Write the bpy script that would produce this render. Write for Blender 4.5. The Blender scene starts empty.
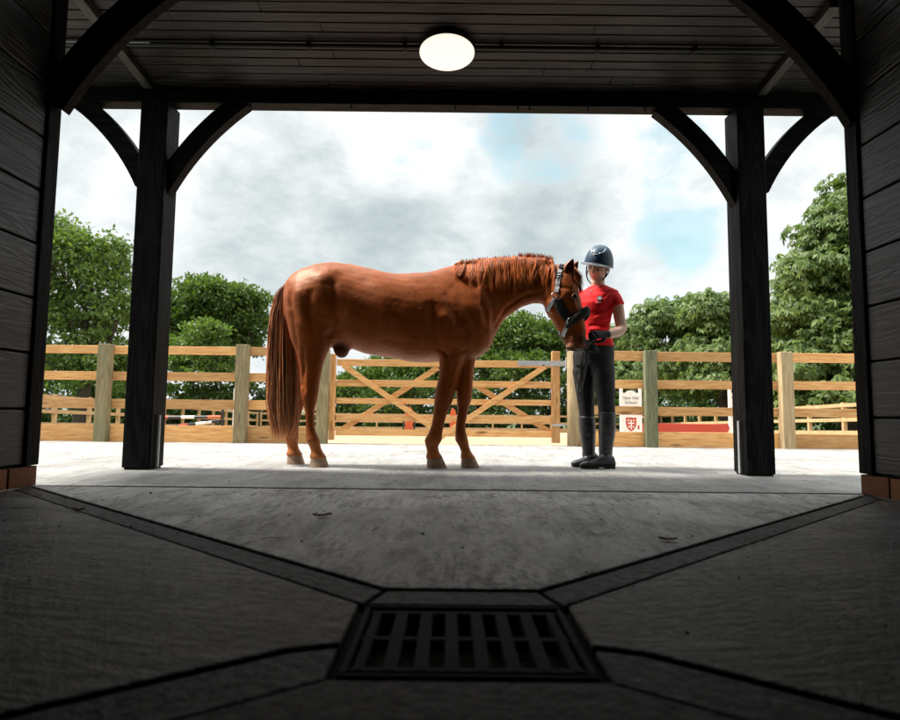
import bpy, bmesh, math, random
import numpy as np
from mathutils import Vector, Matrix
from mathutils.bvhtree import BVHTree
random.seed(7)
rng = np.random.default_rng(7)
R = math.radians
scene = bpy.context.scene
col = scene.collection

# ------------------------------------------------------------------ camera
FPX, PITCH, ROLL = 620.0, R(4.8), R(0.6)
EXPOSURE, SUN, SKY, ZENITH, LAMP = 0.95, 4.2, 0.062, 3.1, 0.52
CAM = np.array([0.0, 0.0, 0.40])
_F = np.array([0, math.cos(PITCH), math.sin(PITCH)])
_R0 = np.array([1.0, 0, 0]); _U0 = np.array([0, -math.sin(PITCH), math.cos(PITCH)])
_R = math.cos(ROLL) * _R0 + math.sin(ROLL) * _U0
_U = math.cos(ROLL) * _U0 - math.sin(ROLL) * _R0
cd = bpy.data.cameras.new('camera'); cam = bpy.data.objects.new('camera', cd); col.objects.link(cam)
cam.matrix_world = Matrix(((_R[0], _U[0], -_F[0], CAM[0]), (_R[1], _U[1], -_F[1], CAM[1]), (_R[2], _U[2], -_F[2], CAM[2]), (0, 0, 0, 1)))
cd.sensor_width = 36; cd.lens = FPX / 900 * 36; cd.clip_start = 0.02; cd.clip_end = 2000
cd.dof.use_dof = True; cd.dof.focus_distance = 4.6; cd.dof.aperture_fstop = 3.4
scene.camera = cam

def pt(px, py, Y):
    """the point at depth Y (metres in front of the doorway camera) that a direction of the photo passes through"""
    d = _F * FPX + _R * (px - 450) + _U * (360 - py)
    return CAM + d * (Y / d[1])
def gp(px, py, z=0.0):
    d = _F * FPX + _R * (px - 450) + _U * (360 - py)
    return CAM + d * ((z - CAM[2]) / d[2])

# ------------------------------------------------------------------ objects
LOC = {}
def tag(o, label=None, cat=None, group=None, kind=None):
    if label: o['label'] = label
    if cat: o['category'] = cat
    if group: o['group'] = group
    if kind: o['kind'] = kind
    return o
def thing(name, label, cat, loc=(0, 0, 0), group=None):
    o = bpy.data.objects.new(name, None); o.empty_display_size = 0.1; col.objects.link(o)
    o.location = loc; LOC[o.name] = np.array(loc, float)
    return tag(o, label, cat, group)

class MB:
    def __init__(s): s.v = []; s.f = []
    def add(s, vs, fs):
        b = len(s.v); s.v.extend([tuple(map(float, p)) for p in vs]); s.f.extend([tuple(i + b for i in f) for f in fs]); return s
    def box(s, a, b):
        x0, y0, z0 = a; x1, y1, z1 = b
        return s.add([(x0, y0, z0), (x1, y0, z0), (x1, y1, z0), (x0, y1, z0), (x0, y0, z1), (x1, y0, z1), (x1, y1, z1), (x0, y1, z1)],
                     [(0, 3, 2, 1), (4, 5, 6, 7), (0, 1, 5, 4), (1, 2, 6, 5), (2, 3, 7, 6), (3, 0, 4, 7)])
    def bar(s, p, q, w, h, up=(0, 0, 1)):
        """a rectangular bar from p to q, w across and h along 'up'"""
        p = np.array(p, float); q = np.array(q, float); d = (q - p) / np.linalg.norm(q - p)
        u = np.array(up, float); u = u - d * u.dot(d); u /= np.linalg.norm(u); l = np.cross(d, u)
        vs = [c + l * a * w / 2 + u * b * h / 2 for c in (p, q) for a, b in ((-1, -1), (1, -1), (1, 1), (-1, 1))]
        return s.add(vs, [(3, 2, 1, 0), (4, 5, 6, 7), (0, 1, 5, 4), (1, 2, 6, 5), (2, 3, 7, 6), (3, 0, 4, 7)])
    def prism(s, poly, ext):
        """a flat polygon (3-D points) given the thickness vector ext"""
        n = len(poly); e = np.array(ext, float); P = [np.array(p, float) for p in poly]
        return s.add(P + [p + e for p in P], [tuple(range(n - 1, -1, -1)), tuple(range(n, 2 * n))] + [(i, (i + 1) % n, n + (i + 1) % n, n + i) for i in range(n)])
    def loft(s, rings, caps=True):
        n = len(rings[0]); vs = [p for r in rings for p in r]; fs = []
        for k in range(len(rings) - 1):
            for i in range(n):
                j = (i + 1) % n; fs.append((k * n + i, k * n + j, (k + 1) * n + j, (k + 1) * n + i))
        if caps: fs += [tuple(range(n - 1, -1, -1)), tuple((len(rings) - 1) * n + i for i in range(n))]
        return s.add(vs, fs)
    def tube(s, path, rad, n=8, caps=True):
        P = [np.array(p, float) for p in path]; m = len(P)
        if not hasattr(rad, '__len__'): rad = [rad] * m
        rings = []; ref = None
        for i in range(m):
            d = P[min(i + 1, m - 1)] - P[max(i - 1, 0)]; d /= (np.linalg.norm(d) + 1e-12)
            if ref is None: ref = np.array([0, 0, 1.0]) if abs(d[2]) < .9 else np.array([1.0, 0, 0])
            a = ref - d * ref.dot(d); a /= np.linalg.norm(a); b = np.cross(d, a); ref = a
            rings.append([P[i] + rad[i] * (math.cos(t) * a + math.sin(t) * b) for t in [2 * math.pi * k / n for k in range(n)]])
        return s.loft(rings, caps)
    def ring(s, c, r, t, ax, n=20, m=8):
        """a torus"""
        ax = np.array(ax, float); ax /= np.linalg.norm(ax); h = np.array([0, 0, 1.0]) if abs(ax[2]) < .9 else np.array([1.0, 0, 0])
        a = np.cross(ax, h); a /= np.linalg.norm(a); b = np.cross(ax, a); vs = []; fs = []
        for i in range(n):
            e = math.cos(2 * math.pi * i / n) * a + math.sin(2 * math.pi * i / n) * b
            for j in range(m):
                q = 2 * math.pi * j / m; vs.append(np.array(c) + e * (r + t * math.cos(q)) + ax * t * math.sin(q))
        for i in range(n):
            for j in range(m):
                fs.append((i * m + j, ((i + 1) % n) * m + j, ((i + 1) % n) * m + (j + 1) % m, i * m + (j + 1) % m))
        return s.add(vs, fs)
    def disc(s, c, r, th, ax, n=24, top=0.0):
        """a short cylinder, dished by 'top' on its far side"""
        ax = np.array(ax, float); ax /= np.linalg.norm(ax); h = np.array([0, 0, 1.0]) if abs(ax[2]) < .9 else np.array([1.0, 0, 0])
        a = np.cross(ax, h); a /= np.linalg.norm(a); b = np.cross(ax, a); c = np.array(c, float)
        def rr(q, z): return [c + ax * z + q * (math.cos(2 * math.pi * k / n) * a + math.sin(2 * math.pi * k / n) * b) for k in range(n)]
        rings = [rr(r, 0), rr(r, th)]
        if top: rings += [rr(r * math.cos(t), th + top * math.sin(t)) for t in (.3, .6, .9, 1.2, 1.5)]
        return s.loft(rings)
    def build(s, name, mat, parent=None, loc=None, smooth=False, bevel=0.0, attrs=None):
        me = bpy.data.meshes.new(name)
        base = LOC[parent.name] if parent is not None else (np.array(loc, float) if loc is not None else np.zeros(3))
        V = np.array(s.v, float) - base
        me.from_pydata(V.tolist(), [], s.f); me.update()
        o = bpy.data.objects.new(name, me); col.objects.link(o)
        if mat: me.materials.append(mat)
        if parent is not None: o.parent = parent
        else: o.location = base
        LOC[o.name] = base
        bm = bmesh.new(); bm.from_mesh(me); bmesh.ops.recalc_face_normals(bm, faces=bm.faces[:]); bm.to_mesh(me); bm.free()
        if smooth: me.polygons.foreach_set('use_smooth', [True] * len(me.polygons))
        if bevel:
            m = o.modifiers.new('bevel', 'BEVEL'); m.width = bevel; m.segments = 2; m.limit_method = 'ANGLE'; m.angle_limit = R(40)
        return o

def np_mesh(name, V, F, mat, parent=None, loc=None, smooth=False):
    """fast mesh from arrays (F all quads or all triangles)"""
    me = bpy.data.meshes.new(name); base = LOC[parent.name] if parent is not None else (np.array(loc, float) if loc is not None else np.zeros(3))
    V = (np.asarray(V) - base).astype(np.float32); F = np.asarray(F, np.int32); k = F.shape[1]
    me.vertices.add(len(V)); me.vertices.foreach_set('co', V.ravel()); me.loops.add(F.size); me.loops.foreach_set('vertex_index', F.ravel())
    me.polygons.add(len(F)); me.polygons.foreach_set('loop_start', np.arange(0, F.size, k, dtype=np.int32))
    if smooth: me.polygons.foreach_set('use_smooth', np.ones(len(F), bool))
    me.update(calc_edges=True); me.validate(); me.materials.append(mat)
    o = bpy.data.objects.new(name, me); col.objects.link(o)
    if parent is not None: o.parent = parent
    else: o.location = base
    LOC[o.name] = base
    return o

def remeshed(mb, voxel, smooth_iters=6, factor=.5):
    """joins overlapping shapes into one continuous skin and returns its vertices and faces"""
    me = bpy.data.meshes.new('tmp'); me.from_pydata(mb.v, [], mb.f); me.update()
    bm = bmesh.new(); bm.from_mesh(me); bmesh.ops.recalc_face_normals(bm, faces=bm.faces[:]); bm.to_mesh(me); bm.free()
    o = bpy.data.objects.new('tmp', me); col.objects.link(o)
    m = o.modifiers.new('r', 'REMESH'); m.mode = 'VOXEL'; m.voxel_size = voxel
    if smooth_iters:
        s = o.modifiers.new('s', 'SMOOTH'); s.iterations = smooth_iters; s.factor = factor
    dg = bpy.context.evaluated_depsgraph_get(); ev = o.evaluated_get(dg); em = ev.to_mesh()
    V = np.empty(len(em.vertices) * 3, np.float32); em.vertices.foreach_get('co', V); V = V.reshape(-1, 3).astype(float)
    F = [tuple(p.vertices) for p in em.polygons]; ev.to_mesh_clear()
    bpy.data.objects.remove(o); bpy.data.meshes.remove(me)
    return V, F
def vnormals(V, F):
    N = np.zeros_like(V); Q = np.array([f if len(f) == 4 else (f[0], f[1], f[2], f[2]) for f in F])
    n = np.cross(V[Q[:, 2]] - V[Q[:, 0]], V[Q[:, 3]] - V[Q[:, 1]])
    n = np.where(np.linalg.norm(n, axis=1, keepdims=True) < 1e-14, np.cross(V[Q[:, 1]] - V[Q[:, 0]], V[Q[:, 2]] - V[Q[:, 0]]), n)
    for k in range(4): np.add.at(N, Q[:, k], n)
    return N / (np.linalg.norm(N, axis=1, keepdims=True) + 1e-12)
def colour_attr(o, C, name='tint'):
    a = o.data.color_attributes.new(name, 'FLOAT_COLOR', 'POINT')
    C = np.concatenate([C, np.ones((len(C), 1))], 1).astype(np.float32); a.data.foreach_set('color', C.ravel())

# ------------------------------------------------------------------ materials
class NT:
    def __init__(s, name):
        s.m = bpy.data.materials.new(name); s.m.use_nodes = True; s.t = s.m.node_tree; s.b = s.t.nodes['Principled BSDF']; s.out = s.t.nodes['Material Output']
    def n(s, typ, **kw):
        nd = s.t.nodes.new('ShaderNode' + typ)
        for k, v in kw.items():
            if k.startswith('_'): setattr(nd, k[1:], v)
            else: s.set(nd.inputs[k.replace('__', ' ')], v)
        return nd
    def set(s, inp, v):
        if isinstance(v, bpy.types.NodeSocket): s.t.links.new(v, inp)
        elif isinstance(v, bpy.types.Node): s.t.links.new(v.outputs[0], inp)
        else:
            if hasattr(v, '__len__') and inp.type == 'RGBA' and len(v) == 3: v = (*v, 1)
            inp.default_value = v
    def coord(s, scale=(1, 1, 1), rot=(0, 0, 0), kind='Object', loc=(0, 0, 0)):
        tc = s.n('TexCoord'); mp = s.n('Mapping'); s.t.links.new(tc.outputs[kind], mp.inputs['Vector'])
        mp.inputs['Scale'].default_value = scale; mp.inputs['Rotation'].default_value = rot; mp.inputs['Location'].default_value = loc
        return mp.outputs[0]
    def noise(s, vec, scale, detail=4, rough=.55, dist=0.0):
        return s.n('TexNoise', Vector=vec, Scale=scale, Detail=detail, Roughness=rough, Distortion=dist).outputs['Fac']
    def ramp(s, fac, stops, interp='LINEAR'):
        nd = s.n('ValToRGB', Fac=fac); e = nd.color_ramp.elements; nd.color_ramp.interpolation = interp
        while len(e) < len(stops): e.new(.5)
        for k, (p, c) in enumerate(stops):
            e[k].position = p; e[k].color = (*c, 1) if hasattr(c, '__len__') else (c, c, c, 1)
        return nd.outputs[0]
    def mix(s, fac, a, b, mode='MIX'):
        nd = s.n('MixRGB', _blend_type=mode); s.set(nd.inputs[0], fac); s.set(nd.inputs[1], a); s.set(nd.inputs[2], b); return nd.outputs[0]
    def math(s, op, a, b=0.0, clamp=False):
        nd = s.n('Math', _operation=op, _use_clamp=clamp); s.set(nd.inputs[0], a); s.set(nd.inputs[1], b); return nd.outputs[0]
    def bump(s, h, strength=.3, dist=.01, prev=None):
        nd = s.n('Bump', Height=h, Strength=strength, Distance=dist)
        if prev is not None: s.set(nd.inputs['Normal'], prev)
        return nd.outputs[0]
    def p(s, **kw):
        for k, v in kw.items(): s.set(s.b.inputs[k.replace('__', ' ')], v)
        return s.m
    def island(s): return s.n('NewGeometry').outputs['Random Per Island']

def plain(name, c, rough=.6, metal=0.0, var=.12, scale=30, **kw):
    t = NT(name); f = t.noise(t.coord(), scale)
    c = np.array(c); return t.p(Base__Color=t.ramp(f, [(.3, tuple(c * (1 - var))), (.7, tuple(np.minimum(c * (1 + var), 1)))]), Roughness=rough, Metallic=metal, **kw)

def timber(name, dark, mid, light, axis=0, rough=(.45, .7), grain=1.0, knots=True, spec=.5, weather=None, kd=.35, ring=.55, relief=.35):
    """sawn timber whose grain runs along axis; every board takes its own piece of the grain"""
    t = NT(name); isl = t.math('FRACT', t.math('ADD', t.island(), t.math('MULTIPLY', t.n('ObjectInfo').outputs['Random'], 7.31)))
    sc = [9, 9, 9]; sc[axis] = .7
    tc = t.n('TexCoord').outputs['Object']
    off = t.n('CombineXYZ'); k = t.math('MULTIPLY', isl, 37.0)
    for i in range(3): t.set(off.inputs[i], k)
    va = t.n('VectorMath', _operation='ADD'); t.set(va.inputs[0], tc); t.set(va.inputs[1], off.outputs[0])
    vm = t.n('VectorMath', _operation='MULTIPLY'); t.set(vm.inputs[0], va.outputs[0]); vm.inputs[1].default_value = sc
    v = vm.outputs[0]
    # knots bend the grain round themselves
    kv = t.n('VectorMath', _operation='MULTIPLY'); t.set(kv.inputs[0], va.outputs[0]); ks = [7.0, 7.0, 7.0]; ks[axis] = 1.6; kv.inputs[1].default_value = ks
    vor = t.n('TexVoronoi', Vector=kv.outputs[0], Scale=1.0, Randomness=1.0).outputs['Distance']
    kmask = t.ramp(vor, [(.05, 1.0), (.16, 0.0)])
    warp = t.ramp(vor, [(.0, 1.0), (.45, 0.0)])
    n0 = t.noise(v, 1.1 * grain, 3, .5, .6)
    ph = t.math('ADD', t.math('MULTIPLY', n0, 9.0), t.math('MULTIPLY', warp, 2.2 if knots else 0.0))
    rings = t.math('ADD', t.math('MULTIPLY', t.math('SINE', t.math('MULTIPLY', ph, 5.0)), .5), .5)
    fine = t.noise(v, 7 * grain, 5, .65)
    g = t.math('ADD', t.math('MULTIPLY', rings, ring), t.math('MULTIPLY', t.math('ADD', t.math('MULTIPLY', t.math('SUBTRACT', fine, .5), 1.5), .5), 1 - ring))
    c = t.ramp(g, [(.2, dark), (.5, mid), (.8, light)])
    c = t.mix(1.0, c, t.ramp(isl, [(0, .72), (1, 1.22)]), 'MULTIPLY')
    if knots: c = t.mix(t.math('MULTIPLY', kmask, .85), c, tuple(np.array(dark) * kd))
    if weather: c = t.mix(t.ramp(t.noise(tc, 2.2, 4, .6), [(.4, 0.0), (.72, .8)]), c, weather)
    nb = t.bump(t.math('ADD', g, t.math('MULTIPLY', kmask, -.6)), relief, .004)
    return t.p(Base__Color=c, Roughness=t.ramp(fine, [(.3, rough[0]), (.7, rough[1])]), Normal=nb, Specular__IOR__Level=spec)
# ------------------------------------------------------------------ daylight
scene.view_settings.view_transform = 'Standard'; scene.view_settings.look = 'None'
scene.view_settings.gamma = 1; scene.view_settings.use_curve_mapping = False; scene.view_settings.exposure = EXPOSURE
SUN_DIR = np.array([-.62, .05, .92]); SUN_DIR /= np.linalg.norm(SUN_DIR)
sl = bpy.data.lights.new('sun', 'SUN'); sl.energy = SUN; sl.angle = R(10); sl.color = (1, .95, .87)
so = bpy.data.objects.new('sun', sl); col.objects.link(so); so.rotation_euler = Vector(SUN_DIR).to_track_quat('Z', 'Y').to_euler(); so.location = (-6, -2, 12)
world = bpy.data.worlds.new('World'); scene.world = world; world.use_nodes = True
def make_world():
    t = NT.__new__(NT); t.t = world.node_tree; bg = t.t.nodes['Background']
    sky = t.n('TexSky', _sky_type='NISHITA', _sun_disc=False)
    sky.sun_elevation = math.asin(SUN_DIR[2]); sky.sun_rotation = math.atan2(SUN_DIR[0], SUN_DIR[1])
    d = t.n('TexCoord').outputs['Generated']
    sp = t.n('SeparateXYZ'); t.set(sp.inputs[0], d)
    cv = t.n('VectorMath', _operation='MULTIPLY'); t.set(cv.inputs[0], d); cv.inputs[1].default_value = (1.0, 1.0, 1.75)
    def blob(px, py, inner, outer):
        v = pt(px, py, 10) - CAM; v /= np.linalg.norm(v)
        dt = t.n('VectorMath', _operation='DOT_PRODUCT'); t.set(dt.inputs[0], d); dt.inputs[1].default_value = tuple(v)
        mr = t.n('MapRange', _interpolation_type='SMOOTHSTEP'); t.set(mr.inputs[0], dt.outputs['Value'])
        mr.inputs[1].default_value = math.cos(R(outer)); mr.inputs[2].default_value = math.cos(R(inner)); return mr.outputs[0]
    n1 = t.noise(cv.outputs[0], 2.3, 11, .58, .25); n2 = t.noise(cv.outputs[0], 6.5, 11, .62, .12)
    # grey bellies and white shoulders of the cloud deck
    dark = t.math('ADD', t.math('MULTIPLY', blob(480, 190, 3, 15), .24), t.math('MULTIPLY', blob(330, 240, 2, 14), .24))
    dark = t.math('ADD', dark, t.math('MULTIPLY', blob(215, 255, 1, 9), .22))
    dark = t.math('ADD', dark, t.math('MULTIPLY', blob(560, 235, 1, 7), .18))
    lite = t.math('ADD', t.math('MULTIPLY', blob(400, 120, 1, 8), .22), t.math('MULTIPLY', blob(120, 180, 3, 16), .06))
    lite = t.math('ADD', lite, t.math('MULTIPLY', blob(800, 180, 3, 12), .16))
    shade = t.math('SUBTRACT', t.math('ADD', t.math('MULTIPLY', t.math('SUBTRACT', t.math('ADD', t.math('MULTIPLY', n1, .55), t.math('MULTIPLY', n2, .45)), .5), 3.1), .76), dark)
    shade = t.math('ADD', shade, lite)
    cloud = t.ramp(shade, [(.14, (4.0, 4.75, 4.95)), (.40, (5.3, 6.0, 6.15)), (.62, (6.9, 7.4, 7.5)), (.86, (8.8, 9.0, 9.0))])
    # sky overhead, out of view, is brightened to add fill light
    up = t.n('MapRange', _interpolation_type='SMOOTHSTEP'); t.set(up.inputs[0], sp.outputs[2]); up.inputs[1].default_value = .52; up.inputs[2].default_value = .95
    up.inputs[3].default_value = 1.0; up.inputs[4].default_value = ZENITH
    cloud = t.mix(1.0, cloud, up.outputs[0], 'MULTIPLY')
    gap = t.math('ADD', t.math('MULTIPLY', blob(548, 140, 1, 7), .42), t.math('MULTIPLY', blob(690, 195, 1, 7.5), .40))
    gap = t.math('ADD', gap, t.math('MULTIPLY', blob(668, 262, .5, 5), .40))
    gap = t.math('ADD', gap, t.math('MULTIPLY', blob(505, 125, .5, 3.5), .25))
    gap = t.math('ADD', gap, t.math('MULTIPLY', blob(700, 240, .5, 4), .2))
    g = t.n('MapRange', _interpolation_type='SMOOTHSTEP'); t.set(g.inputs[0], t.math('ADD', gap, t.math('MULTIPLY', t.math('SUBTRACT', t.math('ADD', t.math('MULTIPLY', n2, .6), t.math('MULTIPLY', n1, .4)), .5), 3.2)))
    g.inputs[1].default_value = .25; g.inputs[2].default_value = .66; g.inputs[4].default_value = .9
    blue = t.mix(1.0, sky, (1.5, 2.3, 1.75, 1), 'MULTIPLY'); blue = t.mix(.42, blue, cloud)
    t.set(bg.inputs['Color'], t.mix(g.outputs[0], cloud, blue)); bg.inputs['Strength'].default_value = SKY
make_world()

# ------------------------------------------------------------------ materials of the place
BLACKS = ((.0018, .0017, .0016), (.0055, .0051, .0048), (.026, .0245, .0235))
M_wall = timber('stained_boards', *BLACKS, axis=1, rough=(.28, .52), relief=1.0, spec=.5, ring=.4)
M_postz = timber('stained_post', (.002, .002, .002), (.0045, .0045, .0045), (.011, .0108, .0105), axis=2, rough=(.4, .65), spec=.06)
M_beamx = timber('stained_beam', (.002, .002, .002), (.0045, .0045, .0045), (.011, .0108, .0105), axis=0, rough=(.45, .7), spec=.06)
M_beamy = timber('stained_tie', (.008, .0065, .0055), (.02, .016, .013), (.04, .031, .025), axis=1, rough=(.45, .7))
M_ceil = timber('ceiling_boards', (.0025, .0017, .0012), (.0085, .006, .0045), (.024, .017, .0125), axis=0, rough=(.4, .6), spec=.3)
M_black = plain('black_void', (.012, .012, .012), .8)
M_rail = timber('raw_softwood', (.46, .20, .055), (.66, .34, .115), (.76, .46, .19), axis=0, rough=(.6, .8), kd=.3, ring=.2)
M_stile = timber('raw_softwood_upright', (.46, .20, .055), (.66, .34, .115), (.76, .46, .19), axis=2, rough=(.6, .8), kd=.3, ring=.2)
M_post = timber('treated_post', (.15, .11, .05), (.24, .19, .095), (.36, .29, .16), axis=2, rough=(.7, .9), weather=(.17, .17, .085), ring=.2)
M_postpale = timber('pale_post', (.34, .23, .11), (.46, .34, .18), (.58, .46, .28), axis=2, rough=(.7, .9), ring=.2)
M_postgreen = timber('green_post', (.07, .075, .035), (.12, .125, .065), (.19, .19, .11), axis=2, rough=(.75, .9), ring=.2)
M_galv = plain('galvanised_steel', (.55, .56, .56), .45, .7)
M_white = plain('white_paint', (.78, .78, .77), .5)
M_pvc = plain('white_plastic', (.7, .72, .74), .35)
M_iron = plain('cast_iron', (.020, .0185, .018), .8, 0, .5, 45, Specular__IOR__Level=.15)

def brick_mat():
    t = NT('brick'); isl = t.island(); f = t.noise(t.coord(), 35, 6)
    c = t.ramp(t.math('ADD', t.math('MULTIPLY', isl, .6), t.math('MULTIPLY', f, .4)), [(.1, (.10, .035, .014)), (.5, (.20, .075, .028)), (.9, (.30, .13, .055))])
    return t.p(Base__Color=c, Roughness=.85, Normal=t.bump(f, .5, .004))
M_brick = brick_mat()

def concrete(name, dark, mid, light, angle, dirt=.6, streak=1.0, rough=.72, fine=34.0):
    """tamped concrete: brushed ridges along one direction, worn patches and dirt caught in the ridges"""
    t = NT(name); obj_ = t.coord(rot=(0, 0, angle))
    def along(sx, sy):
        m_ = t.n('VectorMath', _operation='MULTIPLY'); t.set(m_.inputs[0], obj_); m_.inputs[1].default_value = (sx, sy, 1); return m_.outputs[0]
    st = along(1.3, 9.0); st2 = along(1.2, 4.0)
    ridge = t.noise(st, 4.5, 5, .6, .3); broad = t.noise(st2, 1.7, 5, .62); patch = t.noise(obj_, 1.3, 6, .6, .4); spk = t.noise(obj_, 95, 3, .6); pit = t.noise(obj_, fine, 5, .7)
    g = t.math('ADD', t.math('MULTIPLY', patch, .45), t.math('MULTIPLY', broad, .35)); g = t.math('ADD', g, t.math('MULTIPLY', spk, .2))
    c = t.ramp(g, [(.42, dark), (.5, mid), (.58, light)])
    caught = t.math('MULTIPLY', t.ramp(t.math('ADD', t.math('MULTIPLY', ridge, .5), t.math('MULTIPLY', pit, .5)), [(.49, 0.0), (.58, 1.0)]), t.ramp(t.noise(obj_, 1.6, 4, .6), [(.38, .12), (.6, 1.0)]))
    c = t.mix(t.math('MULTIPLY', caught, dirt), c, tuple(np.array(dark) * .28))
    spots = t.math('MULTIPLY', t.ramp(t.noise(st2, 5.5, 7, .74), [(.56, 0.0), (.66, 1.0)]), t.ramp(t.noise(obj_, 2.1, 3), [(.4, .2), (.62, 1.0)]))
    c = t.mix(t.math('MULTIPLY', spots, dirt), c, tuple(np.array(dark) * .3))
    stain = t.math('MULTIPLY', t.ramp(t.noise(st2, 2.3, 7, .66, .5), [(.50, 0.0), (.60, 1.0)]), t.ramp(t.noise(obj_, 16, 5, .7), [(.35, .35), (.6, 1.0)]))
    c = t.mix(t.math('MULTIPLY', stain, dirt), c, tuple(np.array(dark) * .42))
    h = t.math('ADD', t.math('ADD', t.math('MULTIPLY', ridge, .35 * streak), t.math('MULTIPLY', pit, .55)), t.math('MULTIPLY', t.noise(obj_, 70, 4, .7), .3))
    return t.p(Base__Color=c, Roughness=t.ramp(pit, [(.3, rough - .2), (.7, rough)]), Normal=t.bump(h, 1.0, .016), Specular__IOR__Level=.22)
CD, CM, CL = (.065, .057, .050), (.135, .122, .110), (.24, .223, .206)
M_far = concrete('barn_concrete_far', (.36, .342, .32), (.52, .50, .478), (.66, .64, .615), R(90), .75, 1.2, .6)  # palest slab: the stronger light by the doorway is put into its colour
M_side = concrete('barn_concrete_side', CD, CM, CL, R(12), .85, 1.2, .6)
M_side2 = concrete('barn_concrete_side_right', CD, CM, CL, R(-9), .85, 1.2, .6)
M_near = concrete('barn_concrete_near_shaded', (.016, .014, .0125), (.030, .026, .0235), (.06, .054, .049), R(0), .8, .6)  # darkest slab: the shade deep in the barn is put into its colour
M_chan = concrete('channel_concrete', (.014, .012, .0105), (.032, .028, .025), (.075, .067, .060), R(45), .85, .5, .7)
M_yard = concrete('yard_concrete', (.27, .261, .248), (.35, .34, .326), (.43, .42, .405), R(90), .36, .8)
M_dirt = plain('packed_dirt', (.018, .015, .012), .95, 0, .4, 40)

# ------------------------------------------------------------------ ground
YF = 7.66                                   # depth of the yard fence
def gz(y): return 0.0 if y < YF + .1 else -(min(y, 44.0) - YF - .1) * .0262
def sheet(name, xs, ys, mat, dz, label=None):
    mb = MB(); nx = len(xs)
    vs = [(x, y, gz(y) + dz) for y in ys for x in xs]
    fs = [(j * nx + i, j * nx + i + 1, (j + 1) * nx + i + 1, (j + 1) * nx + i) for j in range(len(ys) - 1) for i in range(nx - 1)]
    o = mb.add(vs, fs).build(name, mat); return tag(o, label, kind='structure')
def grass_mat():
    t = NT('grass_ground'); v = t.coord(); f = t.noise(v, 3, 6, .65)
    return t.p(Base__Color=t.ramp(f, [(.3, (.03, .05, .012)), (.6, (.06, .095, .025)), (.8, (.11, .12, .045))]), Roughness=.9, Normal=t.bump(t.noise(v, 40, 4), .8, .03))
def sand_mat():
    t = NT('arena_sand'); v = t.coord(); f = t.noise(v, 2.5, 6, .65); s = t.noise(v, 22, 5, .8); bits = t.ramp(t.noise(v, 16, 6, .85), [(.63, 0.0), (.69, 1.0)])
    c = t.ramp(t.math('ADD', t.math('MULTIPLY', f, .5), t.math('MULTIPLY', s, .5)), [(.35, (.32, .20, .11)), (.5, (.42, .29, .175)), (.66, (.52, .39, .26))])
    return t.p(Base__Color=t.mix(t.math('MULTIPLY', bits, .5), c, (.3, .2, .11)), Roughness=.95, Normal=t.bump(s, .8, .03))
sheet('ground', [-400, -60, -13.6, 13.6, 60, 400], [-60, 0, 3.0, YF + .1, 20, 44, 60, 200, 900], grass_mat(), -.06)
sheet('arena_sand', [-13.6, 0, 13.6], [YF + .09, 14, 20, 32, 44], sand_mat(), -.015)
y0 = 3.275
for xa, xb in ((-9, -4.6), (-4.59, 3.7), (3.71, 9)):
    for ya, yb in ((y0, 5.38), (5.39, YF + .1)):
        o = MB().box((xa, ya, -.05), (xb, yb, 0.0)).build('yard', M_yard, bevel=.005); tag(o, kind='structure')

# barn floor: slabs that fall to a grating, with channels between them
def slab(name, poly, mat, z=0.0, inset=.0055):
    P = np.array(poly, float); c = P.mean(0); n = len(P); Q = []
    for i in range(n):                      # pull every edge inwards: the gap is the dirty joint
        a, b, d = P[i - 1], P[i], P[(i + 1) % n]; e1 = (b - a) / np.linalg.norm(b - a); e2 = (d - b) / np.linalg.norm(d - b)
        n1 = np.array([-e1[1], e1[0]]); n2 = np.array([-e2[1], e2[0]])
        if n1.dot(c - b) < 0: n1 = -n1
        if n2.dot(c - b) < 0: n2 = -n2
        k = (n1 + n2) / (1 + n1.dot(n2)); Q.append(b + k * inset)
    o = MB().prism([(p[0], p[1], z - .04) for p in Q], (0, 0, .04)).build(name, mat, bevel=.005); tag(o, kind='structure'); return o
DX, DY0, DY1, XC = .214, 1.00, 1.335, .033              # the grating's opening
E = .112
fb = MB(); q0, q1, q2, q3 = XC - DX + .004, XC + DX - .004, DY0 - .012, DY1 - .004
fb.box((-2.5, -3, -.05), (q0, y0 - .004, -.022)); fb.box((q1, -3, -.05), (2.5, y0 - .004, -.022)); fb.box((q0 + .001, -3, -.05), (q1 - .001, q2, -.022)); fb.box((q0 + .001, q3, -.05), (q1 - .001, y0 - .004, -.022)); fb.box((q0 - .05, q2 - .05, -.45), (q1 + .05, q3 + .05, -.40))
o = fb.build('floor_base', M_dirt); tag(o, kind='structure')
X2 = 2.15; YT = 3.232
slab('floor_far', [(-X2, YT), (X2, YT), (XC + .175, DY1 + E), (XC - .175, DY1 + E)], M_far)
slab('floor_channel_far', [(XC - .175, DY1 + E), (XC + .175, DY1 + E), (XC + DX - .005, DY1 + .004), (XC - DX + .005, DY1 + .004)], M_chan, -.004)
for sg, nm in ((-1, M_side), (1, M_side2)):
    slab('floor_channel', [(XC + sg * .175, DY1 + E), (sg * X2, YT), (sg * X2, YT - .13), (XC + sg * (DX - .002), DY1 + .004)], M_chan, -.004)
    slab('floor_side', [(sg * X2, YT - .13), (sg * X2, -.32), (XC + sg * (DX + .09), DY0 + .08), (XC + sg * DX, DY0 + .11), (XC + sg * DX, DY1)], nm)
    slab('floor_channel', [(XC + sg * DX, DY0 + .11), (XC + sg * (DX + .09), DY0 + .08), (sg * X2, -.32), (sg * X2, -.48), (XC + sg * DX, DY0 - .03)], M_chan, -.004)
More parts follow.
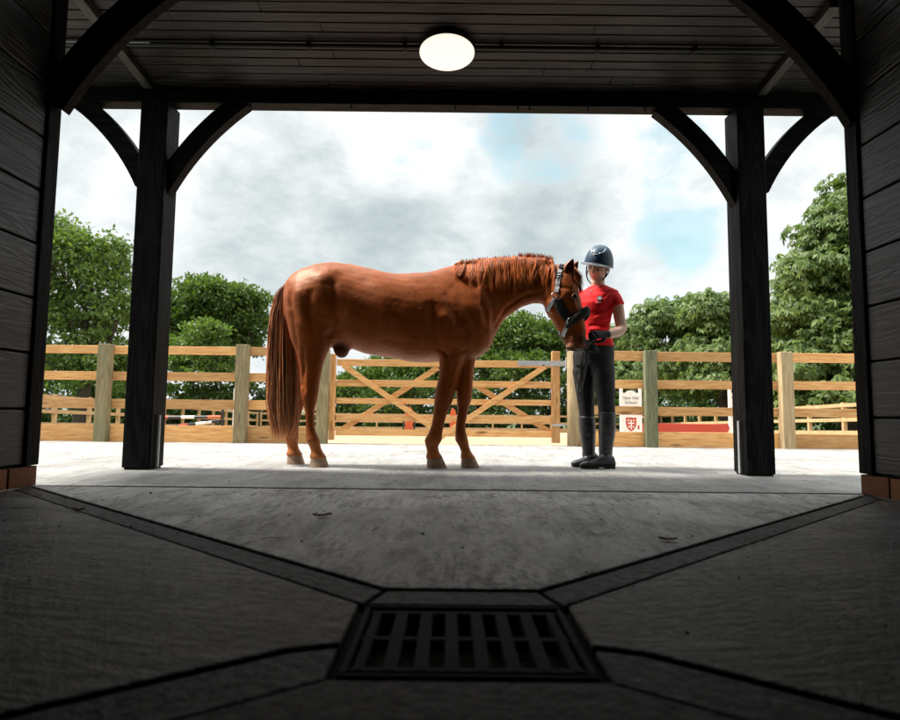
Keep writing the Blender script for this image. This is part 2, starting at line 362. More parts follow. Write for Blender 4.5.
slab('floor_near', [(XC - DX, DY0 - .03), (XC + DX, DY0 - .03), (X2, -.48), (X2, -2.6), (-X2, -2.6), (-X2, -.48)], M_near)

# the grating
g = thing('drain_grate', 'dark iron drain grating with two rows of slots set in the barn floor', 'drain', (XC, (DY0 + DY1) / 2, 0))
fr = MB(); a, b = DX - .012, .012
for q in ((XC - a, DY0 - .015, -.03), (XC - a, DY1 - b - .002, -.03)): fr.box(q, (XC + a, q[1] + b, -.003))
for q in ((XC - a, DY0 + b - .013, -.03), (XC + a - b, DY0 + b - .013, -.03)): fr.box(q, (q[0] + b, DY1 - b - .004, -.0035))
fr.build('frame', M_iron, g, bevel=.003)
gr = MB(); gx0, gx1 = XC - a + b + .004, XC + a - b - .004; ny0, ny1 = DY0 + .012, DY1 - .03; w = (gx1 - gx0) / 7
xs = [gx0 + .012 + i * (gx1 - gx0 - .024) / 7 for i in range(8)]
for i in range(8):
    hw = .0125 if 0 < i < 7 else .009
    gr.box((xs[i] - hw, ny0, -.03), (xs[i] + hw, ny1, -.006))
for yy in (ny0 - .002, (ny0 + ny1) / 2 - .012, ny1 - .014): gr.box((gx0 - .002, yy, -.0285), (gx1 + .002, yy + .022, -.0068))
gr.build('grille', M_iron, g, bevel=.004)

# ------------------------------------------------------------------ barn
WX = 2.15
def barn_wall(sg, label):
    root = thing('barn_wall', label, 'wall', (sg * WX, 0, 0))
    bd = MB(); z = .115; k = 0
    r = random.Random(3 + sg)
    while z < 3.15:
        h = .285; x0 = sg * (WX + r.uniform(.0, .004)); x1 = sg * (WX + .045)
        bd.box((min(x0, x1), -2.6, z), (max(x0, x1), 3.165, z + h - .011)); z += h
    bd.build('boards', M_wall, root, bevel=.007)
    bk = MB().box((min(sg * (WX + .046), sg * (WX + .13)), -2.6, .1), (max(sg * (WX + .046), sg * (WX + .13)), 3.22, 3.15)); bk.build('core', M_black, root)
    br = MB(); y = 3.27
    for k in range(26):
        x0, x1 = sg * (WX - .004 + r.uniform(0, .003)), sg * (WX + .12)
        br.box((min(x0, x1), y - .205, .0), (max(x0, x1), y, .10)); y -= .217
    br.build('brick_plinth', M_brick, root, bevel=.004)
barn_wall(-1, 'left wall of black stained boards on a brick plinth inside the barn doorway')
barn_wall(1, 'right wall of black stained boards on a brick plinth inside the barn doorway')

def arch_brace(mb, p_low, p_high, yc, th, wd, sag, n=12):
    """a curved oak brace: from a post up to a beam; p_low and p_high are the ends of its underside (x, z); sag bows it towards the corner"""
    a, b = np.array(p_low, float), np.array(p_high, float); d = b - a; L = np.linalg.norm(d); d /= L
    nrm = np.array([-d[1], d[0]]);
    if nrm.dot(np.array([0, 1.0])) < 0: nrm = -nrm
    lo, up = [], []
    for i in range(n + 1):
        t = i / n; base = a + d * L * t + nrm * sag * 4 * t * (1 - t); lo.append(base); up.append(base + nrm * wd)
    poly = lo + up[::-1]
    P = [(q[0], yc - th / 2, q[1]) for q in poly]; m = len(P)
    vs = P + [(p[0], p[1] + th, p[2]) for p in P]; fs = []
    for i in range(n): fs += [(i, i + 1, m - 2 - i, m - 1 - i), (m + i + 1, m + i, 2 * m - 1 - i, 2 * m - 2 - i)]
    fs += [(i, (i + 1) % m, m + (i + 1) % m, m + i) for i in range(m)]
    return mb.add(vs, fs)
def xz(px, py, Y): p = pt(px, py, Y); return (p[0], p[2])

def doorway_post(sg, label, lo, hi):
    root = thing('doorway_post', label, 'post', (sg * WX, 3.21, 0))
    x0, x1 = sg * (WX - .012), sg * (WX + .11)
    MB().box((min(x0, x1), 3.168, .105), (max(x0, x1), 3.27, 3.15)).build('post', M_postz, root, bevel=.006)
    mb = MB(); arch_brace(mb, xz(*lo, 3.19), xz(*hi, 3.19), 3.215, .065, .17, .045)
    mb.build('brace', M_beamx, root, bevel=.004)
doorway_post(-1, 'black post at the end of the left wall with a big curved brace', (63, 111), (176, -6))
doorway_post(1, 'black post at the end of the right wall with a big curved brace', (851, 124), (732, -6))

YP = 4.22; BZ = 2.535                          # porch posts and the underside of their beam
def porch_post(px0, px1, label, braces):
    xa = pt(px0, 468, YP - .1)[0]; xb = pt(px1, 468, YP - .1)[0]
    root = thing('porch_post', label, 'post', ((xa + xb) / 2, YP, 0))
    MB().box((xa, YP - .1, 0.012), (xb, YP + .1, BZ - .002)).build('post', M_postz, root, bevel=.008)
    MB().box((xa + .012, YP - .088, 0), (xb - .012, YP + .088, .0115)).build('base_plate', M_iron, root, bevel=.002)
    inner = xb if xa < 0 else xa; s = 1 if xa < 0 else -1
    p = [(inner + s * .013, YP - .02, .013), (inner + s * .013, YP - .02, .36)]
    MB().tube(p, .009, 10).build('cable_sleeve', M_pvc, root, smooth=False)
    for lo, hi in braces:
        mb = MB(); arch_brace(mb, xz(*lo, YP - .03), xz(*hi, YP - .03), YP, .09, .125, .05); mb.build('brace', M_beamx, root, bevel=.004)
porch_post(121, 149.5, 'black timber porch post standing left of the horse', [((136, 187), (70, 105)), ((167, 197), (249, 106))])
porch_post(747.5, 776, 'black timber porch post standing right of the girl', [((735, 205), (654, 112)), ((768, 193), (835, 114))])

root = thing('porch_roof', 'dark boarded porch ceiling with its front beam over the doorway', 'roof', (0, 3.8, BZ))
ZB = BZ + .10; YB0 = 3.27; ZC0 = 2.725           # the ceiling falls from the barn to the beam
MB().box((-3.9, YP - .06, BZ), (3.9, YP + .06, BZ + .16)).build('front_beam', M_beamx, root, bevel=.006)
cb = MB(); nb = 11; r = random.Random(5)
for k in range(nb):
    t0, t1 = k / nb, (k + 1) / nb; ya = YB0 + (YP - .06 - YB0) * t0; yb = YB0 + (YP - .06 - YB0) * t1 - .004
    za = ZC0 + (ZB - ZC0) * t0 + r.uniform(0, .003); zb = ZC0 + (ZB - ZC0) * t1 + .004
    segs = [-3.9, r.uniform(-2.6, -.6), r.uniform(.6, 2.8), 3.9]
    for a_, b_ in zip(segs[:-1], segs[1:]):
        cb.prism([(a_ + .001, ya, za), (b_ - .001, ya, za), (b_ - .001, yb, zb), (a_ + .001, yb, zb)], (0, 0, .022))
cb.build('ceiling_boards', M_ceil, root, bevel=.004)
MB().prism([(-3.9, YB0, ZC0 + .03), (3.9, YB0, ZC0 + .03), (3.9, YP + .07, ZB + .08), (-3.9, YP + .07, ZB + .08)], (0, 0, .06)).build('roof_deck', M_black, root)
for sx in (-1, 1):
    xt = pt(156, 88, YP)[0] if sx < 0 else pt(754, 96, YP)[0]
    MB().bar((xt, YB0 + .02, ZC0 - .022), (xt, YP - .10, ZB - .006), .06, .05).build('tie_beam', M_beamy, root, bevel=.003)
LY = 3.72; LZ = ZC0 + (ZB - ZC0) * (LY - YB0) / (YP - .06 - YB0)
cx = MB(); cy = LY - .035; cz = LZ - .016
cx.tube([(-3.8, cy, cz), (3.8, cy, cz)], .013, 10)
cn = cx.build('cable_conduit', M_black, root, smooth=True)
for k in range(12):
    xk = -3.3 + k * .6
    MB().box((xk - .012, cy - .02, cz - .017), (xk + .012, cy + .02, cz + .012)).build('clip', M_iron, cn)
for xk in (-2.0, -1.42, -.71, .02, .46, .54, .95, 1.35):
    MB().tube([(xk, YP - .03, BZ - .022), (xk, YP - .03, BZ + .01)], .006, 6).build('bolt', M_iron, root)
MB().box((-WX + .05, 3.17, 2.86), (WX - .05, 3.27, 3.12)).build('doorway_beam', M_beamx, root, bevel=.005)

o = MB().box((-2.4, -2.75, 3.16), (2.4, 3.25, 3.3)).build('barn_ceiling', M_black); tag(o, kind='structure')
o = MB().box((-2.4, -2.75, -.02), (2.4, -2.62, 3.155)).build('back_wall', M_black); tag(o, kind='structure')

# the lit lamp
lp = pt(447, 54.5, LY); root = thing('ceiling_light', 'round white bulkhead light glowing on the porch ceiling', 'lamp', (lp[0], LY, LZ))
nrm = np.array([0, -(ZC0 - ZB), -(YP - .06 - YB0)]); nrm /= np.linalg.norm(nrm)
MB().disc((lp[0], LY, LZ + .004), .176, .036, nrm, 40).build('base', plain('lamp_body', (.03, .03, .03), .5), root, bevel=.003)
t = NT('lamp_diffuser'); lampm = t.p(Base__Color=(.85, .8, .72), Roughness=.35, Emission__Color=(1, .90, .74), Emission__Strength=LAMP)
MB().disc((lp[0], LY, LZ + .004) + nrm * .036, .172, .006, nrm, 40, .008).build('diffuser', lampm, root, smooth=True)

# ------------------------------------------------------------------ litter on the floor
dm = MB(); r = random.Random(11)
for k in range(240):
    x, y = r.uniform(-2.1, 2.1), 1.0 + 2.2 * r.random() ** .7
    if abs(x) < .32 and y < 1.5: continue
    s = r.uniform(.0018, .0045) * (1.9 if r.random() < .08 else 1); a = r.uniform(0, 6.28)
    P = [(x + s * r.uniform(.7, 1.6) * math.cos(a + q), y + s * r.uniform(.7, 1.6) * math.sin(a + q), 0.0) for q in (0, 1.3, 2.5, 3.8, 5.1)]
    top = (x, y, s * r.uniform(.5, 1.0)); dm.add(P + [top], [(i, (i + 1) % 5, 5) for i in range(5)])
for k in range(160):
    x, y = r.uniform(-4, 4), r.uniform(3.3, 7.5); s = r.uniform(.003, .007)
    P = [(x + s * 1.3 * math.cos(q), y + s * math.sin(q), 0.0) for q in (0, 1.3, 2.5, 3.8, 5.1)]; dm.add(P + [(x, y, s * .6)], [(i, (i + 1) % 5, 5) for i in range(5)])
o = dm.build('dirt_crumbs', M_dirt); tag(o, 'dark crumbs of dirt scattered over the concrete', 'dirt', kind='stuff')
st = MB()
for k in range(90):
    x, y = r.uniform(-2.0, 2.0), 1.1 + 2.6 * r.random() ** .6
    if abs(x) < .3 and y < 1.5: continue
    L = r.uniform(.015, .05); a = r.uniform(0, 3.14); dx, dy = L * math.cos(a), L * math.sin(a); z = .002
    st.tube([(x - dx, y - dy, z), (x + .1 * dy, y - .1 * dx, z + r.uniform(0, .006)), (x + dx, y + dy, z)], [.0009, .0012, .0009], 5)
o = st.build('straw', plain('dry_straw', (.36, .26, .12), .7, 0, .4, 30)); tag(o, 'thin bits of straw strewn over the barn floor', 'straw', kind='stuff')
M_leaf_dry = plain('dry_leaf', (.24, .10, .035), .7, 0, .4, 60)
for px, py, s, lb in ((322, 517, .035, 'pale brown dry leaf lying on the middle of the concrete floor'), (78, 511, .032, 'orange dry leaf by the floor channel near the left wall'), (668, 541, .028, 'small dark curled leaf on the floor beside the right channel')):
    c = gp(px, py); mb = MB(); pts = []
    a = r.uniform(-.4, .4); e1 = np.array([math.cos(a), math.sin(a), 0]); e2 = np.array([-math.sin(a), math.cos(a), 0])
    vs = []; n = 7
    for i in range(n):
        u = i / (n - 1) * 2 - 1; wv = .42 * (1 - u * u) ** .7 + .01
        for q in (-1, 0, 1): vs.append(c + e1 * u * s + e2 * q * wv * s + np.array([0, 0, .003 + .25 * s * (abs(q) * .8 + u * u * .7)]))
    fs = [(i * 3 + q, i * 3 + q + 1, i * 3 + q + 4, i * 3 + q + 3) for i in range(n - 1) for q in (0, 1)]
    o = mb.add(vs, fs).build('dry_leaf', M_leaf_dry, loc=c, smooth=True); tag(o, lb, 'leaf', 'dry leaves on the floor')
# ------------------------------------------------------------------ yard fence and gate
def zrow(px, y0_, y1_, Y): return pt(px, y1_, Y)[2], pt(px, y0_, Y)[2]
def fence(label, posts, ends, rows, px_ref, post_mats, top):
    root = thing('yard_fence', label, 'fence', ((ends[0] + ends[1]) / 2, YF, 0))
    r = random.Random(len(posts))
    for x, m in zip(posts, post_mats):
        x += r.uniform(-.006, .006); MB().box((x - .073, YF - .14, -.1), (x + .073, YF - .03, top + .012 + r.uniform(-.01, .01))).build('post', m, root, bevel=.006)
    cuts = [ends[0]] + [p for p in posts if ends[0] + .2 < p < ends[1] - .2] + [ends[1]]
    for k, (z0, z1) in enumerate(rows):
        for a, b in zip(cuts[:-1], cuts[1:]):
            j = r.uniform(-.004, .004); nm = 'rail' if k < 3 else 'kickboard'
            MB().box((a + .002, YF - .027, z0 + j), (b - .002, YF + (.012 if k < 3 else .02), z1 + j)).build(nm, M_rail, root, bevel=.004)
xl = [pt(p, 400, YF - .1)[0] for p in (103, 240.6)]; sp = xl[1] - xl[0]
rowsL = [zrow(170, a, b, YF) for a, b in ((346.3, 354.3), (372.5, 381), (399.5, 409), (425.5, 443.5))]
zt = zrow(170, 346.3, 354.3, YF)[1]
fence('left run of three rail timber fence with kickboard behind the horse tail', [xl[0] - 2 * sp, xl[0] - sp, xl[0], xl[1]], (xl[0] - 2.4 * sp, pt(318, 400, YF)[0]), rowsL, 170, [M_post, M_post, M_post, M_post], zt)
xr = [pt(p, 400, YF - .1)[0] for p in (651.2, 787)]; sp = xr[1] - xr[0]
rowsR = [zrow(700, a, b, YF) for a, b in ((352.3, 361.5), (380.5, 389), (407.2, 415.8), (432.8, 449.3))]
fence('right run of three rail timber fence with kickboard behind the girl', [xr[0], xr[1], xr[1] + sp, xr[1] + 2 * sp], (pt(580, 400, YF)[0], xr[1] + 2.4 * sp), rowsR, 700, [M_postgreen, M_postpale, M_post, M_post], zrow(700, 352.3, 361.5, YF)[1])
def gate_post(px0, px1, ytop, label, mat, rnd):
    a, b = pt(px0, 440, YF)[0], pt(px1, 440, YF)[0]; c = (a + b) / 2; w = (b - a) / 2; zt_ = pt((px0 + px1) / 2, ytop, YF)[2]
    mb = MB(); n = 20
    if rnd:
        rings = [[(c + w * q * math.cos(t), YF + w * q * math.sin(t), z) for t in [2 * math.pi * i / n for i in range(n)]] for z, q in ((-.2, 1.02), (.6, 1.0), (zt_ - .03, .98), (zt_, .9))]
        o = mb.loft(rings).build('gate_post', mat, loc=(c, YF, 0), smooth=False); o.data.polygons.foreach_set('use_smooth', [len(p.vertices) == 4 for p in o.data.polygons])
    else: o = mb.box((a, YF - .07, -.2), (b, YF + .07, zt_)).build('gate_post', mat, loc=(c, YF, 0), bevel=.008)
    tag(o, label, 'gate post')
gate_post(316.5, 327, 348, 'square treated gate post at the latch end behind the horse hind leg', M_post, False)
gate_post(567.3, 581, 349.5, 'thick round pale gate post behind the girl legs carrying the gate hinges', M_postpale, True)

YG = YF + .10
root = thing('field_gate', 'five bar timber field gate with crossed braces behind the horse', 'gate', (pt(556, 440, YG)[0], YG, 0))
def gx(px, py): p = pt(px, py, YG); return np.array([p[0], p[2]])
def up(px0, px1, y0_, y1_, nm):
    a, b = gx(px0, y1_), gx(px1, y0_); MB().box((a[0], YG - .04, a[1]), (b[0], YG + .035, b[1])).build(nm, M_stile, root, bevel=.006)
up(328.7, 336.2, 354, 439.8, 'latch_stile'); up(551.8, 559.3, 351.6, 442.8, 'hinge_stile')
x0g, x1g = gx(336.2, 400)[0] + .001, gx(551.8, 400)[0] - .001
for a, b, xm in ((360.2, 366.8, 445), (380.7, 387.2, 445), (399.0, 404.6, 445), (415.8, 421.6, 445), (430, 436.4, 445)):
    z1, z0 = gx(xm, a)[1], gx(xm, b)[1]; MB().box((x0g, YG - .018, z0), (x1g, YG + .02, z1)).build('bar', M_rail, root, bevel=.004)
for k, (p, q) in enumerate((((343.5, 365.5), (433, 428)), ((438, 367.5), (339.5, 431)), ((545, 366.5), (440, 437.5)), ((447, 367), (552, 433)))):
    a, b = gx(*p), gx(*q); yb = YG - .034 if k in (0, 2) else YG + .036
    MB().bar((a[0], yb, a[1]), (b[0], yb, b[1]), .028, .066, up=(0, 0, 1)).build('brace', M_rail, root, bevel=.003)
st = MB(); a, b = gx(517.5, 366), gx(566, 361.5); st.box((a[0], YG - .048, a[1]), (b[0] + .02, YG - .041, b[1])); hs = st.build('hinge_strap', M_galv, root, bevel=.001)
for px in (523, 533, 543, 549): c = gx(px, 363.6); MB().disc((c[0], YG - .0485, c[1]), .009, .006, (0, -1, 0), 8).build('bolt', M_galv, hs)
a = gx(565.5, 363.5); MB().tube([(a[0], YG - .05, a[1] - .06), (a[0], YG - .05, a[1] + .07)], .011, 10).build('hinge_pin', M_galv, root)
a, b = gx(552, 426), gx(567, 424); MB().box((a[0], YG - .049, a[1]), (b[0], YG - .042, b[1])).build('hinge_strap', M_galv, root)

# ------------------------------------------------------------------ arena fence
M_afence = plain('arena_fence_timber', (.44, .30, .155), .75, 0, .2, 6)
def arena_fence(label, p, q, n, groupless=True):
    p, q = np.array(p, float), np.array(q, float); root = thing('arena_fence', label, 'fence', ((p[0] + q[0]) / 2, (p[1] + q[1]) / 2, gz((p[1] + q[1]) / 2)))
    d = q - p; L = np.linalg.norm(d); e = d / L; nn = np.array([-e[1], e[0]])
    for i in range(n + 1):
        c = p + d * i / n; z = gz(c[1])
        MB().box((c[0] - .06, c[1] - .06, z - .1), (c[0] + .06, c[1] + .06, z + 1.22)).build('post', M_afence, root)
    for h in (.14, .63, 1.12):
        a = (p[0], p[1], gz(p[1]) + h); b = (q[0], q[1], gz(q[1]) + h)
        MB().bar(a, b, .14, .12 if h > .2 else .24).build('rail' if h > .2 else 'kickboard', M_afence, root)
arena_fence('low timber arena fence running back along the left of the sand arena', (-13.5, 9), (-13.5, 43.8), 17)
arena_fence('low timber arena fence running back along the right of the sand arena', (13.5, 9), (13.5, 43.8), 17)
arena_fence('low timber arena fence across the far end of the sand arena', (-13.3, 44), (13.3, 44), 13)

# ------------------------------------------------------------------ show jumps in the arena
M_red = plain('red_paint', (.44, .050, .026), .45); M_blk = plain('black_paint', (.012, .012, .012), .45); M_org = plain('orange_paint', (.52, .09, .022), .5)
def Z(px, py, Y): return pt(px, py, Y)[2]
YJ = 16.0
def text(name, body, size, loc, mat, parent, align='CENTER'):
    c = bpy.data.curves.new(name, 'FONT'); c.body = body; c.size = size; c.align_x = align; c.align_y = 'CENTER'; c.extrude = .002
    o = bpy.data.objects.new('tmp_t', c); col.objects.link(o); dg = bpy.context.evaluated_depsgraph_get()
    me = bpy.data.meshes.new_from_object(o.evaluated_get(dg)); bpy.data.objects.remove(o); me.name = name
    n = bpy.data.objects.new(name, me); col.objects.link(n); n.parent = parent; me.materials.clear(); me.materials.append(mat)
    base = LOC[parent.name]; n.location = tuple(np.array(loc) - base); n.rotation_euler = (R(90), 0, 0); LOC[n.name] = np.array(loc, float); return n
def jump_wing(pxc, label):
    c = pt(pxc, 410, YJ); x = c[0]; z0 = gz(YJ); zt = Z(pxc, 387.6, YJ); w = .245
    root = thing('jump_wing', label, 'jump stand', (x, YJ, z0))
    for s in (-1, 1):
        MB().box((x + s * w - .035, YJ - .03, z0), (x + s * w + .035, YJ + .03, zt)).build('upright', M_white, root, bevel=.004)
        MB().box((x + s * w - .04, YJ - .28, z0 - .02), (x + s * w + .04, YJ + .28, z0 + .05)).build('foot', M_white, root)
    za, zb = Z(pxc, 407.5, YJ), Z(pxc, 393.2, YJ)
    poly = [(x - w + .036, YJ - .012, za), (x + w - .036, YJ - .012, za), (x + w - .036, YJ - .012, zb)] + [(x + .12 * math.cos(t), YJ - .012, zb + .07 * math.sin(t)) for t in np.linspace(.25, math.pi - .25, 9)] + [(x - w + .036, YJ - .012, zb)]
    pn = MB().prism(poly, (0, .024, 0)).build('name_panel', M_white, root)
    gm = plain('grey_lettering', (.13, .14, .15), .6)
    text('lettering', 'New Hall', .115, (x, YJ - .0155, Z(pxc, 398.0, YJ)), gm, pn); text('lettering', 'School', .115, (x, YJ - .0155, Z(pxc, 402.6, YJ)), gm, pn)
    za, zb = z0 + .06, Z(pxc, 413, YJ)
    pc = MB().box((x - w + .036, YJ - .012, za), (x + w - .036, YJ + .012, zb)).build('crest_panel', M_white, root)
    cz = Z(pxc, 424.3, YJ); hw, hh = .135, .18
    out = [(-1, 1), (-.5, .93), (0, 1), (.5, .93), (1, 1), (1, .1), (.86, -.35), (.5, -.75), (0, -1), (-.5, -.75), (-.86, -.35), (-1, .1)]
    sh = MB().prism([(x + a * hw, YJ - .0125, cz + b * hh) for a, b in out], (0, -.004, 0)).build('shield', M_red, pc)
    cr = MB()
    cr.box((x - .016, YJ - .0205, cz - .13), (x + .016, YJ - .0166, cz + .12)); cr.box((x - .085, YJ - .0209, cz + .012), (x - .017, YJ - .0166, cz + .042)); cr.box((x + .017, YJ - .0209, cz + .012), (x + .085, YJ - .0166, cz + .042))
    for a, b in ((-.07, .1), (.07, .1), (-.055, -.06), (.055, -.06)): cr.disc((x + a, YJ - .0166, cz + b), .023, .004, (0, -1, 0), 10)
    cr.build('emblem', M_white, pc)
jump_wing(630.8, 'white jump wing panel with red shield just right of the girl')
jump_wing(739.5, 'white jump wing panel with red shield half hidden by the right porch post')
a, b = pt(641, 427, YJ), pt(728, 428, YJ); zc = Z(684, 427.6, YJ)
pl = MB().box((a[0], YJ - .02, zc - .115), (b[0], YJ + .02, zc + .1)); pl.box((a[0] - .09, YJ - .018, zc - .06), (a[0] - .002, YJ + .018, zc + .05)); pl.box((b[0] + .002, YJ - .018, zc - .06), (b[0] + .09, YJ + .018, zc + .05))
o = pl.build('jump_plank', M_red, loc=((a[0] + b[0]) / 2, YJ, zc), bevel=.01); tag(o, 'red jump plank hung between the two white wings with red shields', 'plank')
YK = 22.0; z0 = gz(YK)
def stand(px, top, w, mat, label):
    c = pt(px, 420, YK); root = thing('jump_stand', label, 'jump stand', (c[0], YK, z0)); zt = Z(px, top, YK)
    MB().box((c[0] - w, YK - w, z0 + .06), (c[0] + w, YK + w, zt)).build('upright', mat, root, bevel=.01)
    MB().box((c[0] - .05, YK - .3, z0 - .02), (c[0] + .05, YK + .3, z0 + .06)).build('foot', mat, root)
    for k in range(3): MB().box((c[0] - w - .03, YK - .03, z0 + .3 + k * .16), (c[0] - w + .0, YK + .03, z0 + .34 + k * .16)).build('cup', M_blk, root)
stand(234.2, 388.5, .045, M_white, 'tall white jump stand next to the second post of the left fence')
stand(222.4, 408.5, .04, M_blk, 'short black jump stand holding a striped pole left of the white one')
def pole(p, q, bands, label):
    p, q = np.array(p, float), np.array(q, float); root = thing('jump_pole', label, 'pole', tuple((p + q) / 2)); n = len(bands)
    for i, m in enumerate(bands):
        a, b = p + (q - p) * i / n, p + (q - p) * (i + 1) / n; MB().tube([a + (b - a) * .002, b - (b - a) * .002], .055, 12).build('band', m, root, smooth=False)
a, b = pt(142, 417.5, YK), pt(221, 417, YK); pole(a, b, [M_blk, M_red, M_blk, M_white, M_blk, M_org], 'red white and black striped jump pole hung level on the black stand')
a, b = gp(168, 429, z0 + .05), pt(219, 421.2, YK + .3); a = pt(170, 427, YK - .8); pole(a, b, [M_blk, M_red, M_blk, M_white, M_white, M_blk], 'red white and black striped jump pole with one end down on the sand')
def filler(px, top, Y, label, w, frame):
    c = pt(px, 420, Y); zb = gz(Y); zt = Z(px, top, Y); root = thing('jump_filler', label, 'jump stand', (c[0], Y, zb)); x = c[0]
    MB().prism([(x - w, Y - .02, zb + .12), (x + w, Y - .02, zb + .12), (x + w * .75, Y - .02, zt - .1), (x + w * .3, Y - .02, zt), (x - w * .3, Y - .02, zt), (x - w * .75, Y - .02, zt - .1)], (0, .04, 0)).build('panel', M_org, root, bevel=.005)
    if frame:
        for s in (-1, 1): MB().box((x + s * (w + .05) - .03, Y - .03, zb), (x + s * (w + .05) + .03, Y + .03, zb + .62)).build('upright', M_blk, root)
    MB().box((x - w - .1, Y - .2, zb - .01), (x + w + .1, Y + .2, zb + .07)).build('foot', M_blk, root)
filler(409, 407, 24.0, 'orange jump filler in a black frame seen through the left half of the gate', .16, True)
filler(453, 408.5, 24.0, 'orange jump filler without a frame seen between the horse front legs', .13, False)

# a low open shelter past the arena
YS = 48.0; a, b = pt(318, 410, YS)[0], pt(411, 410, YS)[0]; c2 = pt(426, 410, YS)[0]; zr = Z(370, 408, YS); z0 = -1.0
root = thing('field_shelter', 'long low dark shelter with a pale roof edge beyond the arena', 'shed', ((a + b) / 2, YS, z0))
MB().box((a, YS, z0 - .1), (b, YS + 3, zr - .05)).build('wall', M_blk, root)
MB().prism([(a - .1, YS - .3, zr - .02), (a - .1, YS + 3.2, zr - .3), (a - .1, YS + 3.2, zr - .2), (a - .1, YS - .3, zr + .1)], (b - a + .2, 0, 0)).build('roof', plain('shelter_roof', (.35, .36, .37), .5), root)
MB().prism([(b + .11, YS + .2, z0), (c2 + .4, YS + .2, z0), (b + .11, YS + .2, zr - .1)], (0, 2.6, 0)).build('lean_to', M_blk, root)

# ------------------------------------------------------------------ trees
def leaf_mat(name, dark, mid, light, trans=.35):
    t = NT(name); isl = t.island(); big = t.noise(t.coord(), .55, 3, .6)
    f = t.math('ADD', t.math('MULTIPLY', isl, .6), t.math('MULTIPLY', big, .4)); c = t.ramp(f, [(.15, dark), (.5, mid), (.9, light)])
    t.p(Base__Color=c, Roughness=.5, Specular__IOR__Level=.35)
    tr = t.n('BsdfTranslucent', Color=t.mix(1.0, c, (1.25, 1.35, .6, 1), 'MULTIPLY')); mx = t.n('MixShader'); mx.inputs[0].default_value = trans
    t.t.links.new(t.b.outputs[0], mx.inputs[1]); t.t.links.new(tr.outputs[0], mx.inputs[2]); t.t.links.new(mx.outputs[0], t.out.inputs['Surface']); return t.m
def bark_mat():
    t = NT('bark'); v = t.coord(scale=(6, 6, 1.2)); f = t.noise(v, 3, 6, .7)
    return t.p(Base__Color=t.ramp(f, [(.3, (.035, .027, .02)), (.7, (.11, .09, .07))]), Roughness=.9, Normal=t.bump(f, .8, .03))
M_bark = bark_mat()
L_chest = leaf_mat('chestnut_leaves', (.034, .066, .013), (.088, .145, .031), (.20, .26, .075))
L_oak = leaf_mat('oak_leaves', (.036, .074, .014), (.078, .140, .028), (.15, .215, .048))
L_ash = leaf_mat('ash_leaves', (.058, .105, .021), (.11, .185, .040), (.20, .265, .072))
L_dark = leaf_mat('hedge_leaves', (.026, .054, .012), (.055, .10, .022), (.11, .165, .038))

def unit(n):
    v = rng.normal(size=(n, 3)); return v / np.linalg.norm(v, axis=1, keepdims=True)
def leaves(C, N, size, droop, asp=.5):
    """one folded diamond per leaf at points C with outward hints N"""
    n = len(C); d = N * .6 + unit(n) * .8; d[:, 2] -= droop; d /= np.linalg.norm(d, axis=1, keepdims=True)
    h = unit(n); h[:, 2] *= .4; s = np.cross(d, h); s /= np.linalg.norm(s, axis=1, keepdims=True) + 1e-9; up_ = np.cross(s, d); up_ *= np.sign(up_[:, 2:3] + 1e-9)
    L = size * rng.uniform(.65, 1.3, (n, 1)); mid = C + d * L * .5
    V = np.stack([C, mid + s * L * asp * .5 + up_ * L * .10, C + d * L, mid - s * L * asp * .5 + up_ * L * .10], 1).reshape(-1, 3)
    return V
def palmate(C, N, size):
    """horse chestnut leaves: five drooping leaflets from one stalk"""
    n = len(C); ax = N * .55 + unit(n) * .45; ax[:, 2] += .45; ax /= np.linalg.norm(ax, axis=1, keepdims=True)
    h = unit(n); e1 = np.cross(ax, h); e1 /= np.linalg.norm(e1, axis=1, keepdims=True); e2 = np.cross(ax, e1); out = []
    for k in range(5):
        a = -1.9 + k * .95; d = e1 * math.cos(a) + e2 * math.sin(a); d = d - ax * .45 + np.array([0, 0, -.25]); d /= np.linalg.norm(d, axis=1, keepdims=True)
        s = np.cross(d, ax); s /= np.linalg.norm(s, axis=1, keepdims=True) + 1e-9
        L = size * (1.0 - .16 * abs(k - 2)) * rng.uniform(.8, 1.15, (n, 1)); mid = C + d * L * .62
        out.append(np.stack([C, mid + s * L * .19, C + d * L + np.array([0, 0, -.12]) * L, mid - s * L * .19], 1))
    return np.concatenate(out, 1).reshape(-1, 3)
def crown_points(blobs, nclump, per, spread, shell=.55, under=False):
    Cs, Ns = [], []; vol = np.array([b[3] * b[4] * b[5] for b in blobs]) ** .67; vol /= vol.sum()
    for b, w in zip(blobs, vol):
        k = max(3, int(nclump * w)); u = unit(k)
        if not under: u[:, 2] = np.where(u[:, 2] < -.5, u[:, 2] * -.6, u[:, 2])
        rr = shell + (1 - shell) * rng.random((k, 1)) ** .6; c = np.array(b[:3]) + u * rr * np.array(b[3:6])
        sc = spread * rng.uniform(.6, 1.35, (k, 1)); off = unit(k * per).reshape(k, per, 3) * (rng.random((k, per, 1)) ** .45) * sc[:, None, :] * np.array([1, 1, .6])
        P = c[:, None, :] + off; Nn = u[:, None, :] * .8 + off / sc[:, None, :] * .7
        Cs.append(P.reshape(-1, 3)); Ns.append(Nn.reshape(-1, 3))
    return np.concatenate(Cs), np.concatenate(Ns)
